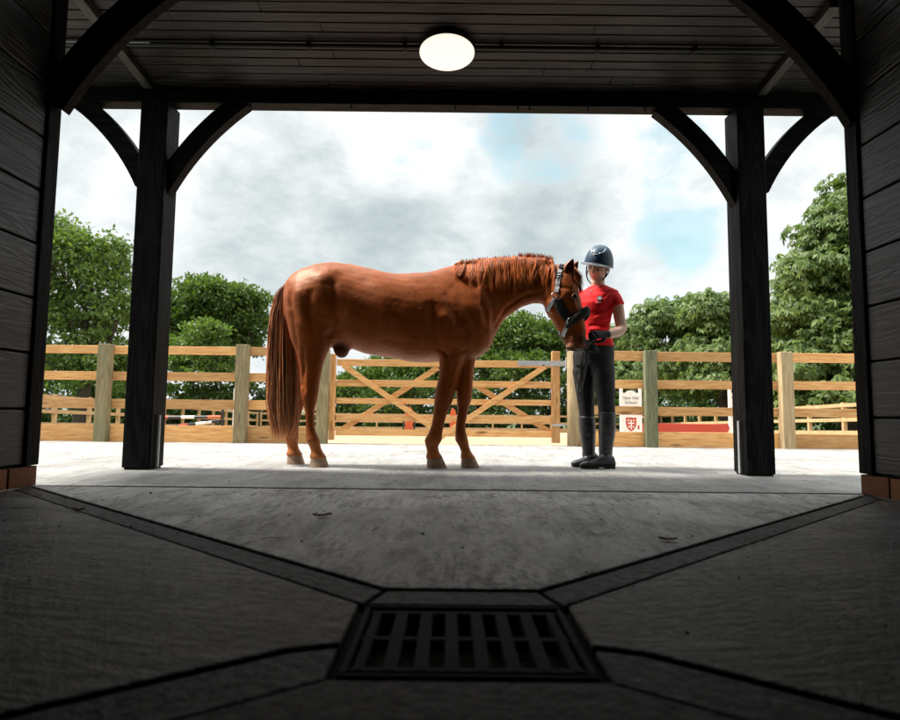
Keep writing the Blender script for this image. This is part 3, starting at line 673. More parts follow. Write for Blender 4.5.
def tree(name, label, base, trunk_h, trunk_r, blobs, mat, nclump, per, spread, size, palm=False, droop=.25, shell=.55, cat='tree', group=None):
    base = np.array(base, float); root = thing(name, label, cat, tuple(base), group)
    mb = MB(); r = random.Random(int(base[0] * 10)); B = [np.array(b[:3]) + base for b in blobs]
    fork = base + np.array([r.uniform(-.2, .2), 0, trunk_h])
    mb.tube([base - np.array([0, 0, .3]), base + np.array([0, 0, .25]), (base + fork) / 2 + np.array([.08, 0, 0]), fork], [trunk_r * 1.35, trunk_r * 1.05, trunk_r * .9, trunk_r * .75], 10)
    for b, q in zip(B, blobs):
        m = (fork + b) / 2 + np.array([r.uniform(-.3, .3), r.uniform(-.3, .3), .15 * q[5]]); mb.tube([fork - np.array([0, 0, .2]), m, b], [trunk_r * .55, trunk_r * .35, trunk_r * .14], 7)
        for k in range(4):
            u = unit(1)[0]; u[2] = abs(u[2]) * .7; tip = b + u * np.array(q[3:6]) * .85; mb.tube([m if k % 2 else b, (m + tip) / 2 + unit(1)[0] * .2, tip], [trunk_r * .2, trunk_r * .12, .015], 5)
    mb.build('trunk', M_bark, root, smooth=True)
    C, N = crown_points([tuple(np.array(b[:3]) + base) + tuple(b[3:6]) for b in blobs], nclump, per, spread, shell)
    V = palmate(C, N, size) if palm else leaves(C, N, size, droop)
    F = np.arange(len(V)).reshape(-1, 4); np_mesh('crown', V, F, mat, root)
def at(px, py, Y): return pt(px, py, Y)
def blob(px, py, Y, rx_px, ry_px, dy=None):
    """a limb's share of the crown, sized from the photo at its own distance"""
    p = pt(px, py, Y); k = Y / FPX * 1.02; return (p[0], p[1], p[2], rx_px * k, (dy or rx_px * k), ry_px * k)
def rel(blobs, base): return [(b[0] - base[0], b[1] - base[1], b[2] - base[2], b[3], b[4], b[5]) for b in blobs]
def plant(name, label, pxb, Y, blobs, *a, **k):
    b = (pt(pxb, 412, Y)[0], Y, gz(Y)); tree(name, label, b, *a[:2], rel(blobs, b), *a[2:], **k)

plant('ash_tree', 'tall loose leafed green tree with sky gaps by the left wall', 80, 30,
      [blob(68, 258, 30, 40, 40), blob(102, 256, 30.3, 26, 24), blob(44, 238, 30, 30, 24), blob(28, 300, 30, 44, 48), blob(100, 290, 30, 34, 36), blob(88, 330, 30.5, 42, 34), blob(120, 318, 29.6, 22, 34), blob(48, 370, 30, 42, 34), blob(112, 372, 30, 36, 34)],
      2.6, .32, L_ash, 470, 46, .62, .25, shell=.3)
plant('oak_tree', 'round topped dark green tree between the left porch post and horse tail', 236, 50,
      [blob(214, 296, 50, 34, 22), blob(176, 352, 50, 26, 24), blob(232, 344, 51, 30, 16), blob(190, 312, 50, 26, 24), blob(240, 306, 50, 26, 24), blob(215, 322, 51, 36, 20), blob(254, 326, 50, 13, 18), blob(172, 330, 50, 14, 26)],
      3.6, .42, L_oak, 640, 44, .78, .36, shell=.35)
plant('willow_bush', 'pale green bush under the round topped tree', 203, 45, [blob(205, 340, 45, 22, 20), blob(176, 352, 45, 20, 16), blob(226, 360, 45, 16, 12), blob(200, 372, 45, 34, 20)], .8, .12, L_ash, 230, 40, .55, .30, shell=.4)
plant('lime_tree', 'green tree framed under the horse neck above the gate', 520, 50,
      [blob(522, 335, 50, 34, 22), blob(500, 345, 50, 22, 18), blob(548, 350, 50, 24, 24), blob(478, 368, 50, 26, 22), blob(524, 372, 49, 44, 22), blob(460, 350, 52, 18, 16)],
      3.0, .34, L_oak, 560, 44, .72, .36, shell=.4)
plant('lime_tree', 'dark green tree below the horse belly behind the middle of the gate', 400, 51,
      [blob(402, 376, 51, 40, 26), blob(366, 386, 51, 30, 20), blob(440, 380, 51, 30, 26), blob(412, 348, 52, 26, 18)], 2.4, .3, L_oak, 420, 44, .7, .36, shell=.4)
plant('chestnut_tree', 'lower broad chestnut tree rising just right of the girl', 650, 40,
      [blob(634, 340, 40, 24, 26), blob(660, 326, 40, 28, 24), blob(684, 322, 40, 28, 24), blob(645, 372, 39.5, 46, 26), blob(604, 378, 40, 24, 22), blob(690, 362, 39.5, 34, 30)],
      2.4, .38, L_chest, 400, 32, .85, .40, palm=True, shell=.45)
plant('chestnut_tree', 'taller broad chestnut tree just left of the right porch post', 726, 37,
      [blob(712, 316, 37, 30, 26), blob(742, 326, 37, 30, 30), blob(726, 356, 36.5, 44, 32), blob(770, 356, 37, 34, 34), blob(736, 384, 36.5, 56, 22)],
      2.2, .38, L_chest, 400, 32, .85, .40, palm=True, shell=.45)
plant('chestnut_tree', 'towering chestnut tree with drooping pale leaves by the right wall', 850, 26.5,
      [blob(858, 205, 26.5, 30, 34), blob(832, 238, 26.5, 34, 34), blob(890, 240, 26.5, 44, 50), blob(818, 282, 26.2, 40, 34), blob(862, 286, 25.8, 44, 40), blob(806, 322, 26.2, 38, 32), blob(850, 332, 25.6, 46, 36), blob(812, 366, 26, 44, 32), blob(866, 374, 25.6, 46, 34), blob(910, 320, 27, 46, 60), blob(835, 398, 26, 70, 20)],
      2.4, .42, L_chest, 620, 34, .78, .34, palm=True, shell=.5)
# the unbroken undergrowth behind the arena
bl = []
for px in range(-60, 1010, 26):
    Yh = 47 + random.uniform(-1.5, 1.5); hh = random.uniform(.75, 1.2); top = 368 if px < 140 else 374 if px < 300 else 384 if px < 340 else 378
    b_ = blob(px + random.uniform(-8, 8), top + 31, Yh, 24, 31 * hh); bl.append((b_[0], b_[1], b_[2], b_[3], 1.4, b_[5]))
C, N = crown_points(bl, 2400, 36, .62, .45, True); keep = C[:, 2] > -1.05; C, N = C[keep], N[keep]
V = leaves(C, N, .34, .2); o = np_mesh('undergrowth', V, np.arange(len(V)).reshape(-1, 4), L_dark); tag(o, 'dark green undergrowth closing off the far side of the arena', 'undergrowth', kind='stuff')
# ------------------------------------------------------------------ horse
YH = 4.58
def hp(px, py, dy=0.0): return pt(px, py, YH + dy)
def sgnpow(v, p): return math.copysign(abs(v) ** p, v)
def hring(T, B, hw, c=.5, nt=2.0, nb=2.0, lat=(0, 1, 0), n=36):
    T, B, L = np.array(T), np.array(B), np.array(lat, float); C = B + (T - B) * c; out = []
    for i in range(n):
        a = 2 * math.pi * i / n; s, k = math.sin(a), math.cos(a); e = nt if k > 0 else nb
        out.append(C + L * hw * sgnpow(s, 2 / e) + ((T - C) if k > 0 else (C - B)) * sgnpow(k, 2 / e))
    return out
hb = MB()
trunk = [  # px, top y, bottom y, half width, height of the widest part, roundness above, below
    (283.5, 289, 312, .05, .5, 2, 2), (287, 280.5, 326, .125, .5, 2, 2), (294, 274.5, 338, .19, .52, 2, 2), (303, 270, 344, .232, .55, 2, 2.1), (318, 264.6, 347, .262, .56, 1.95, 2.1),
    (333, 262.8, 347, .268, .56, 1.95, 2), (350, 264.2, 348.5, .258, .52, 1.95, 2), (368, 268.6, 353, .268, .48, 2, 2), (388, 272.4, 358, .285, .45, 2, 2), (408, 274.6, 361, .285, .44, 2, 2.05),
    (424, 273.8, 362, .272, .44, 1.9, 2.1), (437, 270, 362, .252, .43, 1.7, 2.1), (449, 266.5, 362, .235, .42, 1.55, 2.1), (459, 265, 362, .222, .42, 1.5, 2.1), (470, 266, 361, .212, .42, 1.6, 2.1),
    (480, 272, 357, .195, .44, 1.8, 2.1), (488, 284, 350, .16, .45, 2, 2), (493, 300, 341, .09, .5, 2, 2)]
hb.loft([hring(hp(x, t), hp(x, b), w, c, a, q) for x, t, b, w, c, a, q in trunk])
HY = R(20)                                     # the head is turned a little towards the camera
LH = np.array([math.sin(HY), math.cos(HY), 0])
neck = [((446, 268), (482, 357), .185, 0), ((463, 265.5), (493, 339), .15, 0), ((482, 262), (505.5, 320), .122, 0), ((505, 260), (521, 308), .102, -.02), ((526, 259.5), (532.5, 303), .09, -.05),
        ((542, 261), (541, 303), .083, -.085), ((555, 265), (548, 308), .078, -.115)]
NECK = [hring(hp(*t, dy), hp(*b, dy), w, .46, 1.7, 2.1, (0, 1, 0) if i < 4 else LH) for i, (t, b, w, dy) in enumerate(neck)]
hb.loft(NECK)
head = [((553, 264), (546, 298), .070, .5), ((564.5, 264.5), (545.5, 307), .088, .55), ((573, 271.5), (548, 313), .098, .6), ((578, 283), (551.8, 317.8), .100, .64), ((581.4, 297), (555.2, 323), .086, .62),
        ((583.8, 309), (558, 328.2), .068, .58), ((585.6, 320), (560.5, 333.4), .058, .55), ((587, 330), (563, 338.5), .053, .52), ((587.3, 338.5), (565.2, 343), .055, .52), ((586, 345.5), (568, 347.6), .048, .5), ((583, 350.3), (573.5, 350.8), .026, .5)]
def head_dy(px): return -.115 - .0074 * math.tan(HY) * (px - 555)
HEAD = []
for (t, b, w, c) in head:
    gr_ = np.array([t[0] - b[0], t[1] - b[1]]); gr_ = gr_ / np.linalg.norm(gr_) * .9; HEAD.append(hring(hp(t[0] + gr_[0] * .6, t[1] + gr_[1] * .6, head_dy(t[0])), hp(b[0] - gr_[0] * 1.3, b[1] - gr_[1] * 1.3, head_dy(b[0])), w * 1.08, c, 2.3, 1.9, LH))
hb.loft(HEAD)
def leg(rows, dy0, dy1=None, hoof=None):
    """rows of (image y, front x, back x, half width); dy runs from the first row to the last"""
    n = len(rows); rings = []
    for i, (y, f, b, w) in enumerate(rows):
        t = min(1.0, max(0.0, (y - rows[0][0]) / 70.0)); dy = dy0 + ((dy1 if dy1 is not None else dy0) - dy0) * t
        F, B = hp(f, y, dy), hp(b, y, dy); C = (F + B) / 2; k_ = 1.03 + .07 * min(1, max(0, (y - 340) / 40)); k_ = (1.15 if .038 <= w else .99) if y > 407 else (1.15 if 388 < y < 402 else k_); h = (F - B) / 2 * k_; w = w * k_
        rings.append([C + h * math.cos(a) + np.array([0, 1.0, 0]) * w * math.sin(a) for a in [2 * math.pi * k / 24 for k in range(24)]])
    hb.loft(rings)
NEAR_H = [(296, 331, 289, .085), (312, 333.5, 286, .105), (326, 334, 287.5, .105), (338, 333, 290.5, .098), (348, 330, 295, .085), (357, 326, 298.5, .072), (366, 323, 300.2, .062), (376, 320.6, 301.3, .054), (385, 318.8, 301.6, .050),
          (393, 317.6, 301.8, .047), (401, 316.2, 303.2, .043), (411, 314.6, 305.0, .034), (424, 314.6, 305.6, .030), (432, 316.2, 305.8, .033), (440, 319.2, 306.6, .039), (446, 320.6, 309, .035), (451.5, 322.6, 311.0, .033), (456.5, 325.2, 310.6, .041), (458.5, 325.8, 310.6, .042)]
FAR_H = [(306, 330, 287, .09), (326, 331, 288, .09), (340, 327, 290, .085), (354, 320, 293.5, .07), (366, 315, 295.5, .06), (380, 310.5, 295.0, .051), (391, 308.0, 292.8, .047), (400, 305.6, 293.0, .043), (410, 302.6, 292.4, .034),
         (423, 299.6, 290.2, .030), (431, 298.6, 287.6, .033), (438, 297.6, 284.6, .039), (444, 298.0, 286.4, .035), (449, 299.2, 288.0, .033), (453.5, 301.4, 287.2, .041), (455.5, 301.8, 287.2, .042)]
NEAR_F = [(292, 474, 436, .07), (308, 476, 431, .085), (326, 474, 432, .09), (340, 469.5, 434.5, .085), (350, 466, 437, .076), (359, 463.2, 438.6, .068), (369, 459.6, 439.2, .060), (380, 456.4, 438.6, .052), (389, 454.2, 437.0, .046), (396.5, 453.2, 435.8, .045),
          (403, 451.4, 434.8, .042), (412, 447.8, 433.4, .034), (424, 444.6, 431.4, .031), (432.5, 442.8, 428.4, .034), (440, 441.2, 425.2, .039), (446, 438.6, 425.4, .035), (452, 439.4, 427.0, .034), (457, 442.0, 426.8, .043), (458.5, 442.4, 426.8, .044)]
FAR_F = [(310, 478, 446, .07), (330, 478, 449, .078), (346, 476, 452, .072), (359, 475.4, 454.6, .064), (369, 474.2, 456.4, .056), (381, 472.4, 457.2, .050), (393, 471.2, 457.2, .045), (400, 470.2, 457.4, .042), (410, 468.2, 457.2, .034),
         (424, 465.6, 455.6, .031), (432, 466.2, 455.0, .034), (440, 467.6, 455.6, .039), (446, 469.4, 458.4, .035), (452, 471.6, 460.8, .034), (457, 474.4, 461.0, .043), (458.5, 474.8, 461.0, .044)]
LEGS = [(NEAR_H, -.135, -.11), (FAR_H, .135, .10), (NEAR_F, -.10, -.08), (FAR_F, .09, -.04)]
for rows, a, b in LEGS: leg(rows, a, b)
def ball(c, r, n=14):
    rings = []
    for i in range(1, n):
        t = math.pi * i / n
        rings.append([np.array(c) + np.array([r[0] * math.sin(t) * math.cos(a), r[1] * math.sin(t) * math.sin(a), r[2] * math.cos(t)]) for a in [2 * math.pi * k / 18 for k in range(18)]])
    hb.loft(rings)
# sheath, and masses of muscle under the coat
for c, dy, r in (((341.5, 348), -.01, (.062, .055, .075)), ((345, 341), 0, (.10, .09, .07)), ((478, 333), -.10, (.075, .075, .10)), ((478, 333), .10, (.075, .075, .10)), ((452, 325), -.13, (.10, .075, .13)), ((452, 325), .13, (.10, .075, .13)),
                 ((555, 304), -.165, (.062, .035, .075)), ((556, 303), -.03, (.06, .035, .075)), ((310, 300), -.14, (.15, .10, .20)), ((310, 300), .14, (.15, .10, .20)),
                 ((570, 347.5), -.20, (.036, .040, .024))): ball(hp(*c, dy), r)
HV, HF = remeshed(hb, .0095, 5, .5)
HN = vnormals(HV, HF)
def rim(poly_px, amp, sig, side=None, dyc=0.0):
    """raise or press the surface along a line drawn on the flank (both flanks unless one is named)"""
    P = np.array([hp(*p) for p in poly_px])[:, [0, 2]]; q = HV[:, [0, 2]]; best = np.full(len(q), 9.0)
    if len(P) == 1: best = np.linalg.norm(q - P[0], axis=1)
    for a, b in zip(P[:-1], P[1:]):
        ab = b - a; t = np.clip(((q - a) @ ab) / (ab @ ab), 0, 1); best = np.minimum(best, np.linalg.norm(q - (a + t[:, None] * ab), axis=1))
    w = np.clip(np.abs(HN[:, 1]) * 1.5 - .25, 0, 1)
    if side is not None: w = w * (np.sign(HN[:, 1]) == side)
    HV[:] += HN * (amp * np.exp(-(best / sig) ** 2) * w)[:, None]
rim([(338, 292), (342, 308), (342, 325), (337, 340)], -.020, .05)
rim([(298, 300), (301, 325), (303, 352)], -.006, .024)
rim([(318, 300), (318, 325), (322, 345)], -.010, .028)
rim([(341, 275)], .009, .04); rim([(330, 333)], .010, .03)
rim([(463, 282), (473, 295), (482, 312), (487, 326)], -.015, .026)
rim([(432, 312), (434, 330), (439, 346)], -.013, .034)
rim([(453, 290), (463, 310), (474, 328)], -.005, .026)
rim([(446, 300), (456, 320), (455, 338)], -.006, .024)
rim([(439, 351), (447, 357)], -.010, .014)
rim([(540, 296), (523, 298), (507, 309), (494, 329)], -.010, .015)
rim([(475, 290), (500, 280), (530, 277)], -.006, .022)
rim([(488, 270), (508, 269), (535, 268)], .006, .02)
rim([(363, 349), (385, 343), (410, 346), (432, 350)], -.004, .018)
for y0_, x0_, x1_ in ((380, 310, 309), (372, 448, 447)): rim([(x0_, y0_ - 14), (x1_, y0_ + 14)], -.004, .01)
g_ = np.random.default_rng(12)                    # the uneven swell of muscle, and finer ripples of skin
for amp, wl, m_ in ((.0046, .28, 10), (.0006, .11, 12), (.00015, .04, 12)):
    d_ = np.zeros(len(HV))
    for k in range(m_):
        w_ = g_.normal(size=3); w_ *= 2 * math.pi / wl / np.linalg.norm(w_); d_ += np.sin(HV @ w_ + g_.uniform(0, 6.28))
    HV += HN * (amp * d_ / math.sqrt(m_ / 2) * np.clip((HV[:, 2] - .35) / .4, .15, 1))[:, None]
rim([(456, 300), (464, 310)], .004, .05); rim([(445, 322), (455, 332)], .012, .04); rim([(306, 300), (312, 325)], .012, .045); rim([(326, 285)], .010, .05)
# joints and sinews
for p_ in ((446, 397), (464.5, 400)): rim([p_], .005, .035)
for a_, b_ in (((438.5, 405), (436, 430)), ((461, 408), (459.5, 430)), ((307.6, 402), (309.2, 430)), ((296, 402), (294, 428))): rim([a_, b_], -.0045, .0075)
rim([(455, 362), (449, 386)], -.005, .012); rim([(467, 364), (466, 388)], -.004, .01)
rim([(309, 350), (309, 372), (306, 386)], -.006, .013); rim([(306.5, 386)], -.006, .012); rim([(312, 394)], .005, .02)
for p_ in ((433, 440), (462, 440), (312, 440), (290, 438)): rim([p_], .004, .022)
rim([(440, 352), (452, 357), (465, 352)], -.007, .011); rim([(334, 338), (341, 325), (350, 318)], -.009, .014)
# bones of the face
rim([(565, 303), (570, 315), (573, 322)], .006, .010); rim([(570, 290), (578, 289)], .008, .010); rim([(574.5, 296)], -.007, .012)
rim([(577, 308), (580, 328)], -.006, .012); rim([(568, 302), (571, 310)], -.004, .008); rim([(552, 292), (562, 296)], -.007, .012); rim([(567, 334), (572, 345)], -.004, .008)
rim([(580, 334)], .009, .012); rim([(582.6, 336.6), (581, 342)], -.013, .0065); rim([(569, 344), (578, 347.5)], -.005, .005)

root = thing('horse', 'chestnut horse standing side on with its head lowered to the girl', 'horse', (hp(390, 440)[0], YH, 0))
def px_of(V):
    d = V - CAM; w = d @ _F; return 450 + FPX * (d @ _R) / w, 360 - FPX * (d @ _U) / w
hx, hy = px_of(HV)
def sm(v, a, b): t = np.clip((v - a) / (b - a), 0, 1); return t * t * (3 - 2 * t)
BASE = np.array([.305, .066, .0095]); C = np.tile(BASE, (len(HV), 1))
def paint(w, c): C[:] = C * (1 - w[:, None]) + np.array(c) * w[:, None]
zz = HV[:, 2]
paint(sm(zz, .62, .40) * .45 * (hx < 520), (.20, .048, .012))           # darker forearms and cannons
paint(sm(zz, .24, .15) * .85 * (hx < 520), (.42, .15, .045))            # ginger fetlocks
hm = (hx > 555) & (HV[:, 1] < YH + .1)
paint(sm(hy, 326, 342) * hm * .72, (.075, .032, .022))                  # muzzle
paint(sm(np.hypot(hx - 575, hy - 296.5), 9, 4) * hm * .5, (.10, .03, .012))
paint(sm(np.hypot(hx - 581.6, (hy - 339) * .7), 3.6, 1.6) * hm * .95, (.018, .010, .009))
paint(sm(np.hypot(hx - 341, hy - 351), 12, 6) * (np.abs(HV[:, 1] - YH) < .12) * .85, (.06, .035, .028))
paint(sm(hy, 338, 356) * (hx > 352) * (hx < 438) * .35, (.42, .12, .025))
paint(sm(hx, 338, 331) * 0, BASE)
def coat_mat():
    t = NT('chestnut_coat'); a = t.n('VertexColor', _layer_name='tint').outputs[0]
    v = t.coord(scale=(1, 1, 1)); big = t.noise(v, 5, 4, .6); hair = t.noise(t.coord(scale=(90, 220, 38), rot=(0, R(25), 0)), 1.6, 4, .7); mott = t.noise(v, 22, 5, .65)
    c = t.mix(1.0, a, t.ramp(big, [(.3, .74), (.7, 1.18)]), 'MULTIPLY'); c = t.mix(1.0, c, t.ramp(hair, [(.3, .74), (.72, 1.26)]), 'MULTIPLY'); c = t.mix(1.0, c, t.ramp(mott, [(.35, .88), (.65, 1.12)]), 'MULTIPLY')
    nb = t.bump(mott, .25, .006); nb = t.bump(hair, .30, .003, nb)
    return t.p(Base__Color=c, Roughness=t.ramp(hair, [(.3, .42), (.7, .56)]), Specular__IOR__Level=.44, Specular__Tint=(1, .62, .36, 1), Normal=nb, Sheen__Weight=.0, Sheen__Roughness=.4, Sheen__Tint=(1, .55, .3, 1))
M_coat = coat_mat()
mb = MB(); mb.v = [tuple(p) for p in HV]; mb.f = list(HF)
body = mb.build('body', M_coat, root, smooth=True); colour_attr(body, C)
HBVH = BVHTree.FromPolygons([Vector(p) for p in HV], HF)

# hooves
M_hoof = plain('hoof_horn', (.33, .225, .14), .55, 0, .35, 40)
for (rows, a, b), yb, f1, b1 in zip(LEGS, (467.6, 464.4, 468.0, 467.4), (329.2, 305.0, 447.2, 480.0), (309.6, 286.6, 426.6, 460.8)):
    y0_, f0, b0, w0 = rows[-1]; rings = []
    base0 = hp((f1 + b1) / 2, yb, b)[2]
    for t in np.linspace(0, 1, 6):
        y = (y0_ - .8) + (yb - y0_ + .8) * t; F = hp(f0 + .2 + (f1 - f0 - .2) * t, y, b); B = hp(b0 + .2 + (b1 - b0 - .2) * t, y, b); Cc = (F + B) / 2; h = (F - B) / 2
        z = max(Cc[2], 0); zz_ = Cc[2] - base0 * t
        ring_ = []
        for q in [2 * math.pi * k / 24 for k in range(24)]:
            p = Cc + h * math.cos(q) + np.array([0, 1.0, 0]) * (w0 - .003 + .011 * t) * math.sin(q); p[2] -= base0 * t; ring_.append(p)
        rings.append(ring_)
    MB().loft(rings).build('hoof', M_hoof, root, smooth=False, bevel=.003)

# hair
def hair_mat(name, c0, c1, c2):
    t = NT(name); a = t.n('VertexColor', _layer_name='tint').outputs[0]; isl = t.island()
    c = t.mix(1.0, a, t.ramp(isl, [(0, c0), (.5, c1), (1, c2)]), 'MULTIPLY'); return t.p(Base__Color=c, Roughness=.5, Specular__IOR__Level=.35)
M_hair = hair_mat('chestnut_hair', .62, 1.0, 1.45)
def locks(name, parent, strands, rad, cols, n=4):
    """each lock of hair is a thin tapering tube"""
    Vs, Fs, Cs = [], [], []; b = 0
    for P, r_, (ca, cb_) in zip(strands, rad, cols):
        m = MB(); k = len(P); rr = [r_ * (.75 + .5 * math.sin(math.pi * min(1, i / (k - 1) * 1.1))) * (1 - .85 * (i / (k - 1)) ** 3) for i in range(k)]
        m.tube(P, rr, n, False); Vs.append(np.array(m.v)); Fs.append(np.array(m.f) + b); b += len(m.v)
        t = np.repeat(np.linspace(0, 1, k), n)[:, None]; Cs.append(np.array(ca) * (1 - t) + np.array(cb_) * t)
    o = np_mesh(name, np.concatenate(Vs), np.concatenate(Fs), M_hair, parent, smooth=True); colour_attr(o, np.concatenate(Cs)); return o
r = random.Random(21)
def bez(P, n):
    """smooth curve through the control points"""
    P = [np.array(p, float) for p in P]; P = [2 * P[0] - P[1]] + P + [2 * P[-1] - P[-2]]; out = []; m = len(P) - 3
    for i in range(n):
        u = i / (n - 1) * m; k = min(int(u), m - 1); t = u - k; a, b, c, d = P[k:k + 4]
        out.append(.5 * (2 * b + (c - a) * t + (2 * a - 5 * b + 4 * c - d) * t * t + (3 * b - a - 3 * c + d) * t ** 3))
    return out
# tail: left and right edge of the fall at several heights
TE = [(284, 286.5, 292), (296, 277.5, 294), (312, 271.5, 295), (335, 269, 296.5), (360, 268, 298), (385, 267.2, 299), (408, 268, 298.5), (425, 271, 297), (437, 274, 294)]
S, RD, CO = [], [], []
for k in range(1500):
    u = r.random(); d = r.uniform(-1, 1) * math.sqrt(max(0, 1 - (2 * u - 1) ** 2)); end = 5 + int(min(3, r.random() ** .45 * 4)); w = r.gauss(0, .035); ph_ = r.uniform(0, 6.3); P = []
    for i, (y, a, b) in enumerate(TE[:end + 1]):
        q = min(1, max(0, u + w * i * .5)); wd = .035 + .012 * min(i, 5); P.append(hp(a + (b - a) * q + r.gauss(0, .5) + .5 * math.sin(ph_ + i * 1.3) + (r.gauss(0, 1.6) if i == end else 0), y + (r.uniform(-4, 4) if i else r.uniform(-1, 4)), -.02 + d * wd))
    S.append(bez(P, 16)); RD.append(r.uniform(.0012, .0030)); f = end / 8
    lo = (.30 + .42 * f, .10 + .26 * f, .03 + .13 * f) if r.random() < .65 else (.30, .09, .024)
    tn = r.uniform(.4, 1.7); CO.append((np.array((.24, .052, .011)) * tn, np.array(lo) * tn))
locks('tail', root, S, RD, CO)
# mane: roots along the crest, falling down the near side of the neck
crest = [(457, 264.6), (470, 262.5), (485, 260.6), (505, 259), (526, 258.6), (541, 259.8), (553, 262.5)]
def on_neck(p, off):
    """the near surface of the horse in the direction of a photo point"""
    o_ = Vector(pt(p[0], p[1], 3.5)); d = Vector(pt(p[0], p[1], 6.0)) - o_; d.normalize(); h = HBVH.ray_cast(o_, d, 4.0)
    return None if h[0] is None else np.array(h[0]) + np.array(h[1]) * off
S, RD, CO = [], [], []
for kc in range(58):                            # locks: strands of one lock share a lean and a length
    uc = (kc + r.random()) / 58; Lc = (5 + 28 * math.sin(math.pi * min(1, .07 + .75 * uc)) ** 1.2) * r.uniform(.72, 1.12); lnc = r.uniform(-5, 2.5) - 2.5 * (1 - uc); tone = r.uniform(.75, 1.3); spread_ = r.uniform(.6, 1.0); hg = r.uniform(1.0, 5.0); bow = r.uniform(-2.5, 2.5); lift = r.uniform(.008, .022)
    for ks in range(30):
        u = min(.999, max(0.0, uc + r.gauss(0, .009))); i = min(int(u * 6), 5); t = u * 6 - i; cx_ = crest[i][0] * (1 - t) + crest[i + 1][0] * t; cy_ = crest[i][1] * (1 - t) + crest[i + 1][1] * t
        L = Lc * r.uniform(.8, 1.05); hgt = hg * r.uniform(.6, 1.1); dyc = -.02 - .115 * max(0, (cx_ - 490) / 65)
        P = [hp(cx_, cy_ + 2.5, dyc + r.uniform(-.015, .02)), hp(cx_ + lnc * .15, cy_ - hgt * .6, dyc - .035)]; ok = True; j = r.gauss(0, 1.0)
        for q in (.25, .5, .75, 1.0):
            p = on_neck((cx_ + lnc * q + bow * math.sin(math.pi * q) + j * spread_ * (1 - .6 * q), cy_ + L * q), lift * (1 - .5 * q) + .008 * r.random() + .004)
            if p is None: ok = False; break
            P.append(p)
        if not ok: continue
        S.append(bez(P, 14)); RD.append(r.uniform(.0011, .0025)); CO.append((np.array((.42, .095, .016)) * tone, np.array((.60, .17, .035)) * tone))
for k in range(420):                           # short hair standing up along the crest
    u = r.uniform(.05, 1) if k % 3 else r.uniform(.62, 1.0); i = min(int(u * 6), 5); t = u * 6 - i; cx_ = crest[i][0] * (1 - t) + crest[i + 1][0] * t; cy_ = crest[i][1] * (1 - t) + crest[i + 1][1] * t
    dyc = -.02 - .115 * max(0, (cx_ - 490) / 65); h = r.uniform(2, 5.0) + (3.5 * r.random() if u > .6 else 0); ln = r.uniform(-3, 1.5); y_ = dyc + r.uniform(-.02, .025)
    S.append(bez([hp(cx_, cy_ + 2, y_), hp(cx_ + ln * .3, cy_ - h * .5, y_ - .005), hp(cx_ + ln, cy_ - h, y_ - .012)], 8)); RD.append(r.uniform(.0010, .0022)); CO.append(((.28, .06, .014), (.45, .13, .035)))
locks('mane', root, S, RD, CO)
S, RD, CO = [], [], []
for k in range(260):                           # forelock
    a = (r.uniform(566, 573), r.uniform(262, 266)); e = (r.uniform(574, 584), r.uniform(277, 296)); e = (max(e[0], 579.5) if e[1] > 284 else e[0], e[1]); m = (a[0] * .55 + e[0] * .45 + r.uniform(0, 2.5), a[1] * .5 + e[1] * .5)
    P = [hp(a[0], a[1] + 1, head_dy(a[0]) + r.uniform(-.02, .04))]
    for q in (m, ((m[0] + e[0]) / 2 + .8, (m[1] + e[1]) / 2), e):
        p = on_neck(q, .008 + .01 * r.random()); P.append(p if p is not None else hp(q[0], q[1], head_dy(q[0]) - .03))
    S.append(bez(P, 12)); RD.append(r.uniform(.001, .0022)); CO.append(((.34, .08, .016), (.46, .14, .04)))
locks('forelock', root, S, RD, CO)

# ears, eyes
M_ear = NT('ear_coat'); M_ear = M_ear.p(Base__Color=(.30, .085, .02, 1), Roughness=.5)
def ear(base, tip, wid, cup, nm='ear'):
    b, t_ = np.array(base), np.array(tip); ax = t_ - b; L = np.linalg.norm(ax); ax /= L; out = np.array(cup, float); out -= ax * out.dot(ax); out /= np.linalg.norm(out); side = np.cross(ax, out); rings = []
    for i in range(11):
        q = i / 10; w = wid * (math.sin(math.pi * (.22 + .78 * q ** .9)) ** .85 + .02) * (1 - .15 * q); dpt = w * .8; c = b + ax * L * q - out * .012 * math.sin(math.pi * q); rr = []
        for a in np.linspace(-2.3, 2.3, 13): rr.append(c - out * dpt * math.cos(a) + side * w * math.sin(a))
        for a in np.linspace(2.2, -2.2, 13): rr.append(c - out * dpt * .78 * math.cos(a) + side * w * .82 * math.sin(a))
        rings.append(rr)
    return MB().loft(rings).build(nm, M_ear, root, smooth=True)
nb_ = hp(567.2, 274.5, head_dy(567) - .055); ear(nb_, hp(573.2, 258.6, head_dy(573) - .075), .043, (.30, -.95, .1))
fb_ = hp(573.5, 272, head_dy(573) + .075); ear(fb_, hp(578.4, 261.2, head_dy(573) + .10), .036, (.8, -.6, .1))
M_eye = plain('horse_eye', (.006, .004, .004), .06)
